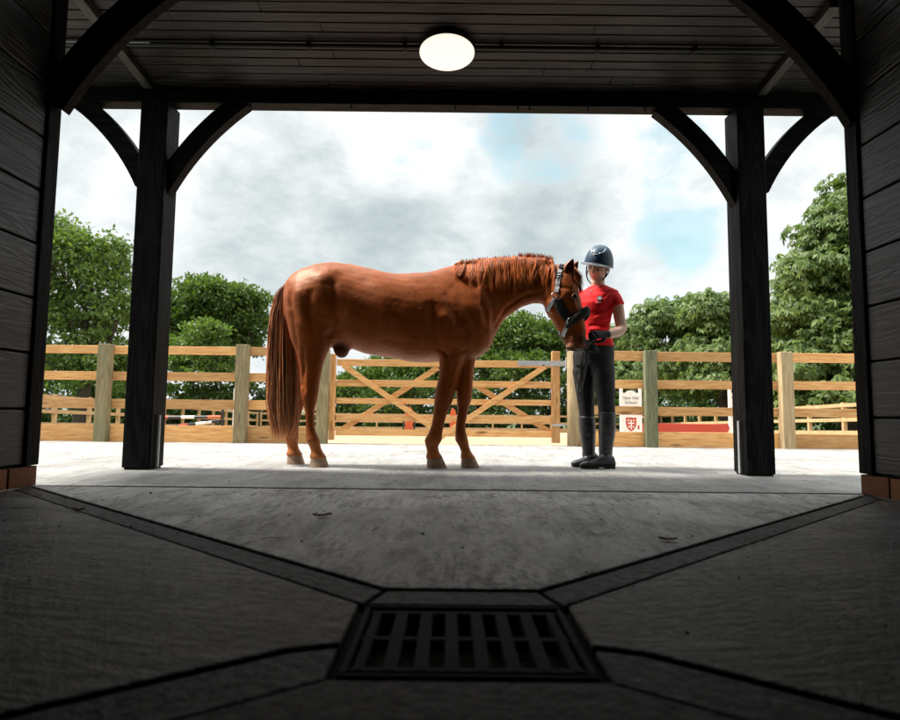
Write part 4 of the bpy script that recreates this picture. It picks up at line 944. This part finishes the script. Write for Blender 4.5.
for side, (ex, ey) in ((-1, (574.8, 296.4)),):
    p = on_neck((ex, ey), -.001)
    e = MB(); rings = []
    for i in range(1, 12):
        t = math.pi * i / 12; rings.append([p + np.array([.023 * math.sin(t) * math.cos(a), .0165 * math.cos(t), .0165 * math.sin(t) * math.sin(a)]) for a in [2 * math.pi * k / 20 for k in range(20)]])
    e.loft(rings).build('eye', M_eye, root, smooth=True)
    lid = MB()
    lid.tube(bez([on_neck((ex - 3.2, ey + .4), .002), on_neck((ex - 1.6, ey - 2.0), .006), on_neck((ex + .8, ey - 2.3), .007), on_neck((ex + 3.0, ey - .2), .003)], 10), [.002, .0035, .0042, .0046, .0046, .0046, .0042, .0042, .0035, .002], 8)
    lid.tube(bez([on_neck((ex - 3.2, ey + .4), .001), on_neck((ex - 1.0, ey + 2.2), .003), on_neck((ex + 1.4, ey + 2.0), .003), on_neck((ex + 3.0, ey - .2), .001)], 10), [.0015, .002, .0026, .0028, .0028, .0028, .0026, .0026, .002, .0015], 8)
    lid.build('eyelid', M_ear, root, smooth=True)
fe = np.array(HEAD[3]).mean(0) + LH * .088 + np.array([.03, 0, .01]); e = MB(); e.loft([[fe + np.array([.02 * math.sin(t) * math.cos(a), .016 * math.cos(t), .015 * math.sin(t) * math.sin(a)]) for a in [2 * math.pi * k / 16 for k in range(16)]] for t in [math.pi * i / 10 for i in range(1, 10)]])
e.build('eye', M_eye, root, smooth=True)

# ------------------------------------------------------------------ headcollar and lead rope
M_web = plain('grey_webbing', (.30, .31, .32), .6, 0, .2, 150); M_fleece = plain('black_fleece', (.008, .008, .0085), .95); M_steel = plain('polished_steel', (.62, .62, .6), .25, 1.0)
hc = thing('headcollar', 'grey headcollar with black fleece noseband on the chestnut horse', 'headcollar', tuple(on_neck((556, 295.5), 0)))
def strap(path, wpx, off, th, name, mat, n=24, fluffy=0):
    """a band lying on the horse, along points of the photo, as wide as wpx there"""
    P = bez([np.array([p[0], p[1], 0]) for p in path], n); L_, R_ = [], []
    for i in range(n):
        d = P[min(i + 1, n - 1)] - P[max(i - 1, 0)]; d /= np.linalg.norm(d); s = np.array([-d[1], d[0], 0]) * wpx / 2
        a = on_neck(P[i][:2] + s[:2], off); b = on_neck(P[i][:2] - s[:2], off); c = on_neck(P[i][:2], off)
        if a is None and c is not None: a = c + (c - b) if b is not None else c
        if b is None and c is not None: b = c + (c - a) if a is not None else c
        if a is None or b is None: continue
        L_.append(a); R_.append(b)
    rings = []
    for i, (a, b) in enumerate(zip(L_, R_)):
        w = a - b; d = (L_[min(i + 1, len(L_) - 1)] - L_[max(i - 1, 0)]); nn = np.cross(w, d); nn /= np.linalg.norm(nn) + 1e-9
        if nn[1] > 0: nn = -nn
        if fluffy:
            rings.append([(a + b) / 2 + (a - b) / 2 * math.cos(q) + nn * th * (.2 + max(0, math.sin(q)) if math.sin(q) > 0 else .3 * math.sin(q)) for q in [2 * math.pi * k / 14 for k in range(14)]])
        else: rings.append([a, b, b + nn * th, a + nn * th])
    return MB().loft(rings).build(name, mat, hc, smooth=bool(fluffy))
strap([(563.5, 262.5), (560.5, 270), (558.5, 280), (556.8, 292)], 4.2, .004, .004, 'cheek_strap', M_web)
strap([(564.2, 263), (563.2, 266), (562, 270)], 7.5, .006, .012, 'poll_pad', M_fleece, 14, 1)
strap([(555, 298), (551, 304.5), (548, 309.5), (547.6, 311)], 3.6, .004, .004, 'throat_strap', M_web)
strap([(557.5, 299), (560, 306), (565, 314), (569.5, 319)], 9.5, .004, .013, 'cheek_pad', M_fleece, 20, 1)
strap([(570, 323.5), (566.5, 328), (564.2, 333), (563.4, 336.4)], 4.0, .004, .004, 'jaw_strap', M_web)
# fleece round the nose, and the strap closing under the jaw on the far side
s5 = hring(hp(586.6, 312.5, head_dy(586)), hp(560, 333, head_dy(560)), .070, .56, 2.3, 1.9, LH, 40)
loop = [np.array(p) for p in s5]; cen = sum(loop) / 40
seg = [loop[i % 40] for i in range(-13, 14)]
ax = np.array(HEAD[6]).mean(0) - np.array(HEAD[5]).mean(0); ax /= np.linalg.norm(ax)
fl = MB(); rr = random.Random(4); rings = []
for i, p in enumerate(seg):
    o_ = (p - cen) / np.linalg.norm(p - cen); k = .55 + .45 * max(0.0, math.sin(math.pi * i / 26)) ** .5
    rings.append([p + o_ * .008 + (o_ * .024 * math.cos(q) + ax * .036 * math.sin(q)) * k * (1 + rr.uniform(-.07, .07)) for q in [2 * math.pi * j / 16 for j in range(16)]])
fl.loft(rings).build('noseband_fleece', M_fleece, hc, smooth=True)
far = [cen + (loop[i % 40] - cen) * 1.06 for i in range(13, 24)]
fs_ = MB(); fs_.loft([[p - ax * .014, p + ax * .014, p + ax * .014 + (p - cen) * .05, p - ax * .014 + (p - cen) * .05] for p in far]).build('jaw_strap', M_web, hc)
# crown strap over the poll down the far side
cr_ = [hp(565, 264.6, head_dy(565)), hp(567, 265.5, head_dy(565) + .06), hp(566, 276, head_dy(565) + .14)]
MB().tube(bez(cr_, 10), .011, 8).build('cheek_strap', M_web, hc, smooth=True)
MB().ring(on_neck((556, 295.6), .016), .0215, .0050, (.1, -1, .1), 24, 8).build('ring', M_steel, hc, smooth=True)
c_ = on_neck((570.8, 321), .016); bk = MB(); ux = np.array([.80, .15, -.58]); ux /= np.linalg.norm(ux); uz = np.array([.58, 0, .80])
for s in (-1, 1):
    bk.tube([c_ + ux * .021 * s - uz * .021, c_ + ux * .021 * s + uz * .021], .0045, 8); bk.tube([c_ - ux * .021 + uz * .021 * s, c_ + ux * .021 + uz * .021 * s], .0045, 8)
bk.build('square_ring', M_steel, hc, smooth=True)
bk = MB(); c_ = on_neck((559.4, 276.5), .012)
for dx, dz in ((0, .018), (0, -.018), (0, 0)): bk.box((c_[0] - .017, c_[1] - .004, c_[2] + dz - .004), (c_[0] + .017, c_[1] + .002, c_[2] + dz + .004))
for s in (-1, 1): bk.box((c_[0] + s * .017 - .0035, c_[1] - .0045, c_[2] - .024), (c_[0] + s * .017 + .0035, c_[1] + .0025, c_[2] + .024))
bk.build('buckle', M_steel, hc, bevel=.001)
# ------------------------------------------------------------------ the girl
YB = 4.67
def q(px, py, Y=YB): return pt(px, py, Y)
def yaw(a): return np.array([math.cos(a), -math.sin(a), 0]), np.array([-math.sin(a), -math.cos(a), 0])     # her left, her front
def ell(c, l, f, a, b, n=32, back=1.0):
    return [c + l * a * math.cos(t) + f * (b if math.sin(t) > 0 else b * back) * math.sin(t) for t in [2 * math.pi * k / n for k in range(n)]]
def body_loft(mb, rows, grow=0.0):
    mb.loft([ell(q(cx, y, Y), *yaw(R(w)), a + grow, b + grow) for cx, y, Y, a, b, w in rows])
TORSO = [(593, 366, 4.69, .150, .120, 42), (593.2, 356, 4.69, .158, .124, 40), (593.6, 347, 4.685, .148, .116, 36), (593.4, 336, 4.68, .126, .102, 32), (593.6, 326, 4.675, .112, .094, 30), (595, 314, 4.67, .120, .102, 28), (596.8, 304, 4.665, .134, .114, 28), (598.2, 297, 4.665, .146, .102, 28), (598.6, 292.5, 4.67, .138, .084, 28), (598.4, 289, 4.675, .092, .066, 28)]
LEGN = [(602, 358, 4.64, .080, .088, 42), (603, 372, 4.625, .080, .088, 42), (604.4, 386, 4.615, .070, .078, 44), (605.8, 398, 4.61, .060, .066, 46), (606.6, 407, 4.61, .055, .060, 50), (607.2, 416, 4.612, .053, .057, 55), (607.2, 427, 4.615, .052, .058, 58), (606.4, 440, 4.62, .044, .050, 62), (605.6, 450, 4.62, .038, .043, 66), (605.6, 457, 4.62, .037, .043, 70)]
LEGF = [(586, 358, 4.735, .078, .086, 42), (583.8, 372, 4.735, .078, .086, 44), (584.6, 386, 4.735, .066, .074, 46), (585.8, 399, 4.735, .057, .063, 50), (586.2, 408, 4.735, .053, .058, 55), (586.8, 417, 4.735, .050, .055, 58), (587.4, 428, 4.735, .050, .056, 60), (588.2, 442, 4.735, .042, .048, 62), (588.6, 450, 4.735, .037, .042, 66), (588.8, 456, 4.735, .036, .042, 70)]
ARML = [q(612.5, 296.5, 4.62), q(617, 305, 4.60), q(619.5, 318, 4.585), q(621, 329, 4.57), q(614, 333, 4.51), q(605, 334.6, 4.445)]
ARML_R = [.050, .046, .041, .039, .036, .026]
ARMR = [q(583.5, 294.5, 4.735), q(579, 305, 4.735), q(577, 317, 4.72), q(576.5, 329, 4.68), q(581, 338, 4.58), q(586.5, 342.5, 4.49)]
person = thing('person', 'girl in a navy riding helmet red t-shirt and black breeches holding the lead rope', 'person', tuple(q(593, 467, 4.67) * np.array([1, 1, 0])))
# head: a sphere pushed into a face
HF_ = np.array([-.52, -.79, -.29]); HF_ /= np.linalg.norm(HF_); HU = np.array([.30, 0, 1.0]); HU -= HF_ * HU.dot(HF_); HU /= np.linalg.norm(HU); HL = np.cross(HF_, HU)
if HL[0] < 0: HL = -HL
HC = q(598.0, 267.0, 4.655)
def hw_(p): p = np.array(p); return HC + HL * p[0] + HF_ * p[1] + HU * p[2]
def gau(dx, dz, sx, sz): return math.exp(-(dx / sx) ** 2 - (dz / sz) ** 2)
def face(u, v):
    """u round the head from the front, v from the crown down"""
    x, y, z = math.sin(v) * math.sin(u), math.sin(v) * math.cos(u), math.cos(v)
    X, Y_, Z_ = x * .073, y * (.094 if y > 0 else .100), z * .116
    if Z_ < 0: k = (-Z_ / .116); X *= 1 - .30 * k ** 1.4; Y_ = Y_ * (1 - .10 * k) if y > 0 else Y_ * (1 - .35 * k)
    if y > .2:
        Y_ += .006 * gau(X, Z_ + .105, .022, .018) + .024 * gau(X, Z_ + .036, .011, .013) + .013 * gau(X, Z_ + .012, .008, .022)
        Y_ += .004 * gau(X, Z_ - .020, .045, .010) - .010 * (gau(X - .031, Z_ - .002, .015, .011) + gau(X + .031, Z_ - .002, .015, .011))
        Y_ += .0045 * gau(X, Z_ + .064, .020, .006) + .0045 * gau(X, Z_ + .077, .017, .006) - .004 * gau(X, Z_ + .070, .02, .002) + .003 * (gau(X - .042, Z_ + .03, .015, .02) + gau(X + .042, Z_ + .03, .015, .02))
    return (X, Y_, Z_)
bb = MB()
nu, nv = 72, 60
bb.loft([[hw_(face(2 * math.pi * i / nu, math.pi * (j + .5) / nv)) for i in range(nu)] for j in range(nv)])
for s in (-1, 1):
    bb.loft([[hw_((s * (.071 + .012 * math.sin(math.pi * k / 6)), -.012 - .006 * k / 6 + .015 * math.cos(t) * math.sin(math.pi * (k + .6) / 7), -.030 + .055 * k / 6 + .004 * math.sin(t))) for t in [2 * math.pi * m / 10 for m in range(10)]] for k in range(7)])
nk = (q(598.2, 289.5, 4.68), q(597.6, 283, 4.67), HC - HU * .05 - HF_ * .025)
bb.loft([ell(nk[0], *yaw(R(28)), .075, .06), ell((nk[0] + nk[1]) / 2, *yaw(R(28)), .056, .056), ell(nk[1], *yaw(R(28)), .052, .054), ell(nk[2], HL, HF_, .050, .054)])
body_loft(bb, TORSO, -.012); body_loft(bb, LEGN, -.010); body_loft(bb, LEGF, -.010)
bb.tube(bez(ARML, 26), list(np.interp(np.linspace(0, 5, 26), range(6), ARML_R)), 18); bb.tube(bez(ARMR, 26), list(np.interp(np.linspace(0, 5, 26), range(6), ARML_R)), 18)
for c, s in ((ARML[5], 1), (ARMR[5], -1)):     # hands inside the gloves
    bb.tube([c, c + np.array([-.05, -.02, 0])], [.022, .014], 10)
for (bx, by, bY) in ((602, 464, 4.60), (586, 464, 4.72)): bb.tube([q(bx + 5, by - 4, bY), q(bx - 14, by, bY)], [.030, .020], 10)
BV, BF = remeshed(bb, .0055, 3, .4)
t = NT('skin'); a = t.n('VertexColor', _layer_name='tint').outputs[0]; nz = t.noise(t.coord(), 28, 4)
M_skin = t.p(Base__Color=t.mix(1.0, a, t.ramp(nz, [(.3, .92), (.7, 1.08)]), 'MULTIPLY'), Roughness=.5, Subsurface__Weight=.06, Subsurface__Radius=(.012, .005, .003), Subsurface__Scale=.6)
m = MB(); m.v = [tuple(p) for p in BV]; m.f = list(BF); o = m.build('body', M_skin, person, smooth=True)
loc_ = (BV - HC) @ np.stack([HL, HF_, HU], 1); C = np.tile(np.array([.66, .40, .29]), (len(BV), 1))
def pt2(w, c): C[:] = C * (1 - w[:, None]) + np.array(c) * w[:, None]
fr_ = loc_[:, 1] > .03
pt2(np.exp(-(loc_[:, 0] / .018) ** 4 - ((loc_[:, 2] + .071) / .0075) ** 4) * fr_ * .45, (.50, .24, .19))
for s in (-1, 1):
    pt2(np.exp(-((loc_[:, 0] - s * .031) / .016) ** 4 - ((loc_[:, 2] - .022) / .0045) ** 4) * fr_ * .8, (.07, .035, .02))
    pt2(np.exp(-((loc_[:, 0] - s * .042) / .018) ** 2 - ((loc_[:, 2] + .035) / .018) ** 2) * fr_ * .15, (.60, .24, .16))
    pt2(np.exp(-((loc_[:, 0] - s * .031) / .015) ** 4 - ((loc_[:, 2] + .006) / .0035) ** 4) * fr_ * .75, (.05, .025, .02))
colour_attr(o, C)
M_eyew = plain('eye_white', (.7, .68, .65), .2); M_iris = plain('iris', (.03, .018, .012), .15)
for s in (-1, 1):
    c = hw_((s * .031, .070, -.001)); e = MB(); e.loft([[c + np.array([.0125 * math.sin(v) * math.cos(u), .0125 * math.sin(v) * math.sin(u), .0125 * math.cos(v)]) for u in [2 * math.pi * k / 14 for k in range(14)]] for v in [math.pi * j / 10 for j in range(1, 10)]])
    eo = e.build('eye', M_eyew, person, smooth=True); MB().disc(hw_((s * .031 + .0, .0790, -.0075)) - HL * .004, .0058, .0022, HF_ - .55 * HU - .3 * HL, 14).build('iris', M_iris, eo)
    ld = MB(); ld.tube([hw_((s * .031 + a_ * .0135, .0815 - .004 * a_ * a_, .0035 - .0035 * a_ * a_)) for a_ in (-1, -.5, 0, .5, 1)], [.002, .0042, .005, .0042, .002], 8); ld.build('eyelid', plain('eyelid_skin', (.40, .20, .135), .5), person, smooth=True)
# clothes
def cloth(name, mb, voxel, mat, seed, amp, scale, it=3, dirs=(1, 1, 1), folds=()):
    V, F = remeshed(mb, voxel, it, .45); N = vnormals(V, F); g = np.random.default_rng(seed); d = np.zeros(len(V))
    for k in range(14):
        w = g.normal(size=3) * scale * np.array(dirs); d += np.abs(np.sin(V @ w + g.uniform(0, 6.28))) * g.uniform(.4, 1)
    V = V + N * (amp * (d / 14 * 2 - .6))[:, None]
    for pl_, a_, sg_ in folds:
        P = [q(*p)[[0, 2]] for p in pl_]; best = np.full(len(V), 9.0)
        for a, b in zip(P[:-1], P[1:]):
            ab = b - a; tt = np.clip(((V[:, [0, 2]] - a) @ ab) / (ab @ ab), 0, 1); best = np.minimum(best, np.linalg.norm(V[:, [0, 2]] - (a + tt[:, None] * ab), axis=1))
        V = V + N * (a_ * np.exp(-(best / sg_) ** 2) * np.clip(-N[:, 1] * 1.5, 0, 1))[:, None]
    m = MB(); m.v = [tuple(p) for p in V]; m.f = list(F); return m.build(name, mat, person, smooth=True)
def fabric(name, c, rough=.8, spec=.3, w=400):
    t = NT(name); v = t.coord(); f = t.noise(v, 14, 5, .6); wv = t.noise(v, w, 2); c = np.array(c)
    return t.p(Base__Color=t.ramp(f, [(.3, tuple(c * .82)), (.7, tuple(c * 1.15))]), Roughness=rough, Specular__IOR__Level=spec, Normal=t.bump(wv, .2, .001, t.bump(f, .2, .006)))
M_shirt = fabric('red_jersey', (.74, .014, .018), .75, .25); M_breech = fabric('black_breeches', (.011, .011, .012), .7, .35); M_glove = fabric('black_glove', (.012, .012, .012), .75)
sb = MB(); body_loft(sb, TORSO[2:], .006); sb.loft([ell(q(598.4, 289.6, 4.675), *yaw(R(28)), .10, .072), ell(q(598.2, 286.6, 4.675), *yaw(R(28)), .066, .064)])
for A, s in ((ARML, 1), (ARMR, -1)):
    P = bez([A[0] + (np.array(A[0]) - A[1]) * .25, A[0], (A[0] + A[1]) / 2, A[1] + (A[2] - A[1]) * .12], 10); sb.tube(P, [.030, .042, .048, .051, .053, .054, .0545, .0545, .0545, .0545], 20)
shirt = cloth('t_shirt', sb, .006, M_shirt, 3, .011, 13, 2, (.7, .7, 1.7), [([(611, 305), (603, 311), (594, 314)], -.008, .009), ([(610, 308), (602, 316), (592, 320)], .007, .010), ([(607, 322), (598, 326), (588, 327)], -.008, .008), ([(608, 327), (598, 331), (588, 331)], .008, .010), ([(609, 334), (601, 335), (590, 338)], -.008, .008), ([(611, 339), (602, 341), (592, 342)], .006, .010), ([(606, 294), (600, 300)], -.005, .010), ([(603, 305), (604, 320)], -.006, .010), ([(589, 292), (592, 304)], -.006, .012)])
SB = BVHTree.FromPolygons([v.co + Vector(shirt.location) + Vector(LOC[shirt.name]) for v in shirt.data.vertices], [tuple(p.vertices) for p in shirt.data.polygons])
def on(bvh, px, py, off=.003):
    o_ = Vector(pt(px, py, 4.2)); d = (Vector(pt(px, py, 5)) - o_).normalized(); h = bvh.ray_cast(o_, d, 2); return (np.array(h[0]) + np.array(h[1]) * off, np.array(h[1])) if h[0] else (pt(px, py, 4.56), np.array([0, -1.0, 0]))
c, nn = on(SB, 599.6, 298.4, .001); bd = MB().disc(c, .021, .003, nn, 20).build('badge', plain('badge_black', (.012, .012, .013), .6), shirt)
wm = MB(); sx = np.cross(nn, [0, 0, 1.0]); sx /= np.linalg.norm(sx); sz = np.cross(sx, nn)
wm.ring(c + nn * .003, .0135, .0017, nn, 18, 6)
for a_ in (-.006, 0, .006): wm.tube([c + nn * .0035 + sx * a_ - sz * .006, c + nn * .0035 + sx * a_ * .6 + sz * .007], .0016, 6)
wm.build('emblem', M_white, bd)
c, nn = on(SB, 598.6, 302.4, .0015); lb = MB(); sx = np.cross(nn, [0, 0, 1.0]); sx /= np.linalg.norm(sx)
for k in range(6): lb.tube([c + sx * (k - 2.5) * .0068 - sx * .0022, c + sx * (k - 2.5) * .0068 + sx * .0022], .0022, 6)
lb.build('lettering', M_white, shirt)
# necklace
a1, _ = on(SB, 587.5, 285.5, .003); a2, _ = on(SB, 600, 284.5, .003); a3, n3 = on(SB, 590.8, 290.8, .004)
M_silver = plain('silver', (.8, .8, .78), .2, 1.0)
nl = MB().tube(bez([a1, (a1 + a3) / 2 + np.array([0, -.004, -.003]), a3], 8), .0012, 6); nl.tube(bez([a3, (a2 + a3) / 2 + np.array([0, -.006, -.004]), a2], 8), .0012, 6); nl.disc(a3 - np.array([0, 0, .005]), .0055, .002, n3, 12)
nl.build('necklace', M_silver, person, smooth=True)
bbx = MB(); body_loft(bbx, [TORSO[0], TORSO[1], (593.6, 345.5, 4.685, .146, .114, 36)], .003); body_loft(bbx, LEGN[:7], .004); body_loft(bbx, LEGF[:7], .004)
br = cloth('breeches', bbx, .0065, M_breech, 5, .006, 13, 4, (1, 1, .6))
BB = BVHTree.FromPolygons([v.co + Vector(LOC[br.name]) for v in br.data.vertices], [tuple(p.vertices) for p in br.data.polygons])
c, nn = on(BB, 608.6, 371.5, .001); lg = MB().ring(c, .018, .0025, nn, 20, 6); sx = np.cross(nn, [0, 0, 1.0]); sx /= np.linalg.norm(sx); sz = np.cross(sx, nn)
lg.tube(bez([c + sx * .008 + sz * .008, c - sx * .004 + sz * .006, c + sx * .004 - sz * .004, c - sx * .008 - sz * .008], 10), .002, 6); lg.build('emblem', plain('grey_print', (.07, .07, .075), .6), br, smooth=True)
# boots
t = NT('boot_leather'); v = t.coord(); f = t.noise(t.coord(scale=(1, 1, 2.4)), 16, 5, .6)
M_boot = t.p(Base__Color=t.ramp(f, [(.3, (.010, .010, .0105)), (.7, (.028, .028, .030))]), Roughness=t.ramp(f, [(.3, .3), (.7, .5)]), Specular__IOR__Level=.6, Normal=t.bump(f, .35, .008))
M_sole = plain('rubber_sole', (.012, .011, .010), .8)
def boot(L, toe, heel, yb, Y, top_y):
    mb = MB(); rows = [r_ for r_ in L if r_[1] >= top_y - 8]
    rows[0] = (rows[0][0], top_y, *rows[0][2:])
    body_loft(mb, rows, .007)
    A = q(heel, yb, Y) * np.array([1, 1, 0]); B = q(toe, yb, Y - .05) * np.array([1, 1, 0]); d = (B - A); Ln = np.linalg.norm(d); d /= Ln; s = np.array([-d[1], d[0], 0])
    rings = []
    for u, w, h in ((0.0, .022, .050), (.04, .032, .085), (.12, .038, .105), (.25, .040, .110), (.38, .040, .094), (.52, .041, .076), (.68, .044, .062), (.82, .042, .054), (.93, .030, .045), (1.0, .012, .030)):
        c = A + d * Ln * u; rings.append([c + s * w * math.cos(t) + np.array([0, 0, .014 + (h - .014) * (.5 + .5 * math.sin(t))]) for t in [2 * math.pi * k / 20 for k in range(20)]])
    mb.loft(rings)
    o = cloth('riding_boot', mb, .0055, M_boot, 9, .006, 14, 4, (.5, .5, 2.6))
    so_ = MB(); outl = [(0.0, .018), (.05, .033), (.2, .036), (.36, .033), (.6, .043), (.8, .043), (.94, .028), (1.0, .008)]
    poly = [A + d * Ln * u + s * w for u, w in outl] + [A + d * Ln * u - s * w for u, w in outl[::-1]]
    so_.prism([(p[0], p[1], .008) for p in poly], (0, 0, .014)); hl = [(0.002, .017), (.05, .032), (.2, .035), (.27, .034)]
    poly = [A + d * Ln * u + s * w for u, w in hl] + [A + d * Ln * u - s * w for u, w in hl[::-1]]; so_.prism([(p[0], p[1], 0) for p in poly], (0, 0, .0075))
    so_.prism([(p[0], p[1], 0) for p in [A + d * Ln * u + s * w for u, w in ((.5, .038), (.8, .042), (.93, .028))] + [A + d * Ln * u - s * w for u, w in ((.93, .028), (.8, .042), (.5, .038))]], (0, 0, .0075))
    so_.build('sole', M_sole, o, bevel=.002)
boot(LEGN, 579.8, 614.6, 467.6, 4.61, 412.5); boot(LEGF, 571.8, 598.5, 466.4, 4.735, 416.5)
# gloves: palm, four bent fingers and a thumb, closed on the rope
def glove(w, fwd, up_, size=1.0):
    fwd, up_ = np.array(fwd, float), np.array(up_, float); fwd /= np.linalg.norm(fwd); up_ -= fwd * up_.dot(fwd); up_ /= np.linalg.norm(up_); side = np.cross(fwd, up_); mb = MB(); k = size
    P = lambda f, u, s_: w + (fwd * f + up_ * u + side * s_) * k
    mb.loft([[P(f, h * math.sin(t), b * math.cos(t)) for t in [2 * math.pi * m / 14 for m in range(14)]] for f, b, h in ((-.045, .031, .026), (-.01, .030, .023), (.02, .036, .020), (.055, .041, .018), (.078, .040, .015))])
    for i, (s_, l) in enumerate(((-.030, .88), (-.010, 1.0), (.011, .95), (.031, .76))):
        mb.tube([P(.066, 0, s_), P(.066 + .034 * l, -.006, s_ * 1.02), P(.066 + .050 * l, -.030 * l, s_), P(.066 + .030 * l, -.052 * l, s_ * .95), P(.048, -.048 * l, s_ * .92)], [.0105, .0102, .0096, .0090, .0076], 10)
    mb.tube([P(.0, -.004, -.026), P(.026, -.016, -.046), P(.052, -.034, -.040), P(.072, -.050, -.022)], [.0135, .0125, .0108, .0085], 10)
    V, F = remeshed(mb, .0035, 2, .4); m = MB(); m.v = [tuple(p) for p in V]; m.f = list(F); return m.build('glove', M_glove, person, smooth=True)
gl_w = ARML[5]; glove(gl_w + np.array([-.012, -.012, 0]), (-.86, -.42, -.10), (.1, -.75, .6)); gr_w = ARMR[5]; glove(gr_w, (.42, -.75, -.25), (.5, .1, .8))
# helmet
t = NT('helmet_shell'); M_shell = t.p(Base__Color=t.ramp(t.noise(t.coord(), 200, 2), [(.4, (.013, .042, .085)), (.6, (.020, .058, .105))]), Roughness=.5, Specular__IOR__Level=.45, Coat__Weight=.08, Coat__Roughness=.3)
M_trim = plain('helmet_trim', (.05, .055, .062), .18, 0, .1); M_strap = plain('helmet_strap', (.010, .010, .011), .7)
def dome(lat, up_, g=0.0):
    """helmet surface; lat runs round from the front, up_ from the rim (0) to the crown (1)"""
    v = up_ * math.pi / 2; z0_ = .016 + .026 * math.cos(lat) - .012 * (1 - abs(math.cos(lat)))
    return (math.sin(lat) * (.109 + g) * math.cos(v) ** .82, math.cos(lat) * (.125 + g) * math.cos(v) ** .82 - .008, z0_ + (.166 + g - z0_) * math.sin(v) ** 1.05)
hm_ = MB(); nl_ = 56
rings = [[hw_(dome(2 * math.pi * i / nl_, j / 16)) for i in range(nl_)] for j in range(16)] + [[hw_(dome(2 * math.pi * i / nl_, .997)) for i in range(nl_)]]
inner = [[hw_(dome(2 * math.pi * i / nl_, j / 16, -.014)) for i in range(nl_)] for j in (10, 5, 0)]
hm_.loft(inner + rings)
hat = hm_.build('riding_helmet', M_shell, person, smooth=True)
pk = MB(); up_r, lo_r = [], []
for k in range(25):
    a = R(-78 + 156 * k / 24); e = max(0.0, math.cos(a * .98)) ** .75; ro, ri = dome(a, .03, .001), dome(a, .02, -.006)
    out = np.array([math.sin(a) * (.008 + .020 * e), math.cos(a) * .052 * e + .006, -.014 * e]); up_r.append((np.array(ro), np.array(ro) + out)); lo_r.append((np.array(ri) - [0, 0, .005], np.array(ro) + out - [0, 0, .005]))
pk.loft([[hw_(a_[0]), hw_(a_[0] * .45 + a_[1] * .55 + [0, 0, .004]), hw_(a_[1]), hw_(b_[1]), hw_(b_[0])] for a_, b_ in zip(up_r, lo_r)])
pk.build('peak', M_trim, hat, smooth=False, bevel=.0015)
tr = MB()
for s in (-1, 1): tr.tube([hw_(dome(s * a, u, .0015)) for a, u in ((.22, .40), (.42, .43), (.62, .50), (.80, .60), (.92, .70))], [.002, .0045, .0055, .0045, .002], 8)
tr.tube([hw_(dome(a, u, .0015)) for a, u in ((-.20, .36), (-.1, .335), (0, .33), (.1, .335), (.20, .36))], [.002, .004, .0045, .004, .002], 8)
tr.build('vent_trim', plain('vent_silver', (.45, .47, .5), .2, .6), hat, smooth=True)
ch = MB()
for s in (-1, 1):
    ch.tube(bez([hw_((s * .078, .030, .000)), hw_((s * .078, .022, -.045)), hw_((s * .060, .034, -.092)), hw_((s * .020, .056, -.122)), hw_((0, .060, -.125))], 16), .0052, 8)
    ch.tube(bez([hw_((s * .076, -.052, -.012)), hw_((s * .079, -.012, -.045)), hw_((s * .072, .018, -.068))], 8), .0045, 8)
ch.build('chin_strap', M_strap, hat, smooth=True)
hr = MB(); hr.loft([[hw_((.078 * math.sin(t) * (1 - .12 * k), -.040 - .060 * math.cos(t) * (1 - .15 * k), .010 - .032 * k)) for t in np.linspace(-1.75, 1.75, 18)] + [hw_((.070 * math.sin(t) * (1 - .12 * k), -.040 - .050 * math.cos(t) * (1 - .15 * k), .010 - .032 * k)) for t in np.linspace(1.75, -1.75, 18)] for k in range(4)])
hr.tube([hw_((0, -.085, -.05)), hw_((0, -.105, -.075)), hw_((.01, -.10, -.12))], [.028, .030, .012], 12)
hr.build('hair', plain('brown_hair', (.045, .024, .013), .5, 0, .4, 90), person, smooth=True)

# lead rope: from the ring under the chin to her hands, then hanging in loops
M_rope = NT('lead_rope'); f = M_rope.n('TexWave', Vector=M_rope.coord(), Scale=28, Distortion=1.0).outputs['Fac']; M_rope = M_rope.p(Base__Color=M_rope.ramp(f, [(.62, (.012, .012, .012)), (.74, (.13, .125, .12))]), Roughness=.8)
rp = MB(); hl_, hr_ = gl_w + np.array([-.075, -.055, -.025]), gr_w + np.array([.035, -.06, -.03])
chin = hp(567.5, 350.0, -.20)
rp.tube(bez([chin, (chin + hl_) / 2 + np.array([0, -.03, -.045]), hl_, (hl_ + hr_) / 2, hr_], 26), .0055, 8)
def Lp(px, py, Y=4.40): return pt(px, py, Y)
rp.tube(bez([hl_, Lp(590, 345), Lp(585.5, 362), Lp(582.5, 385), Lp(581, 400), Lp(579, 402.5), Lp(577.6, 394), Lp(580, 372), Lp(583.4, 354), hr_], 44), .0048, 8)
rp.tube(bez([hr_, Lp(588.5, 353), Lp(585.5, 372, 4.41), Lp(580.5, 392, 4.41), Lp(577.4, 391, 4.41), Lp(578.6, 378, 4.42), Lp(584, 358, 4.42), hl_ + np.array([0, .012, 0])], 40), .0048, 8)
o = rp.build('lead_rope', M_rope, loc=chin, smooth=True); tag(o, 'dark flecked lead rope hanging in loops from the gloved hands below the horse chin', 'rope')
sn = MB().tube([chin + np.array([0, 0, .03]), chin - np.array([0, 0, .01])], .009, 10).build('lead_clip', M_steel, hc, smooth=True)
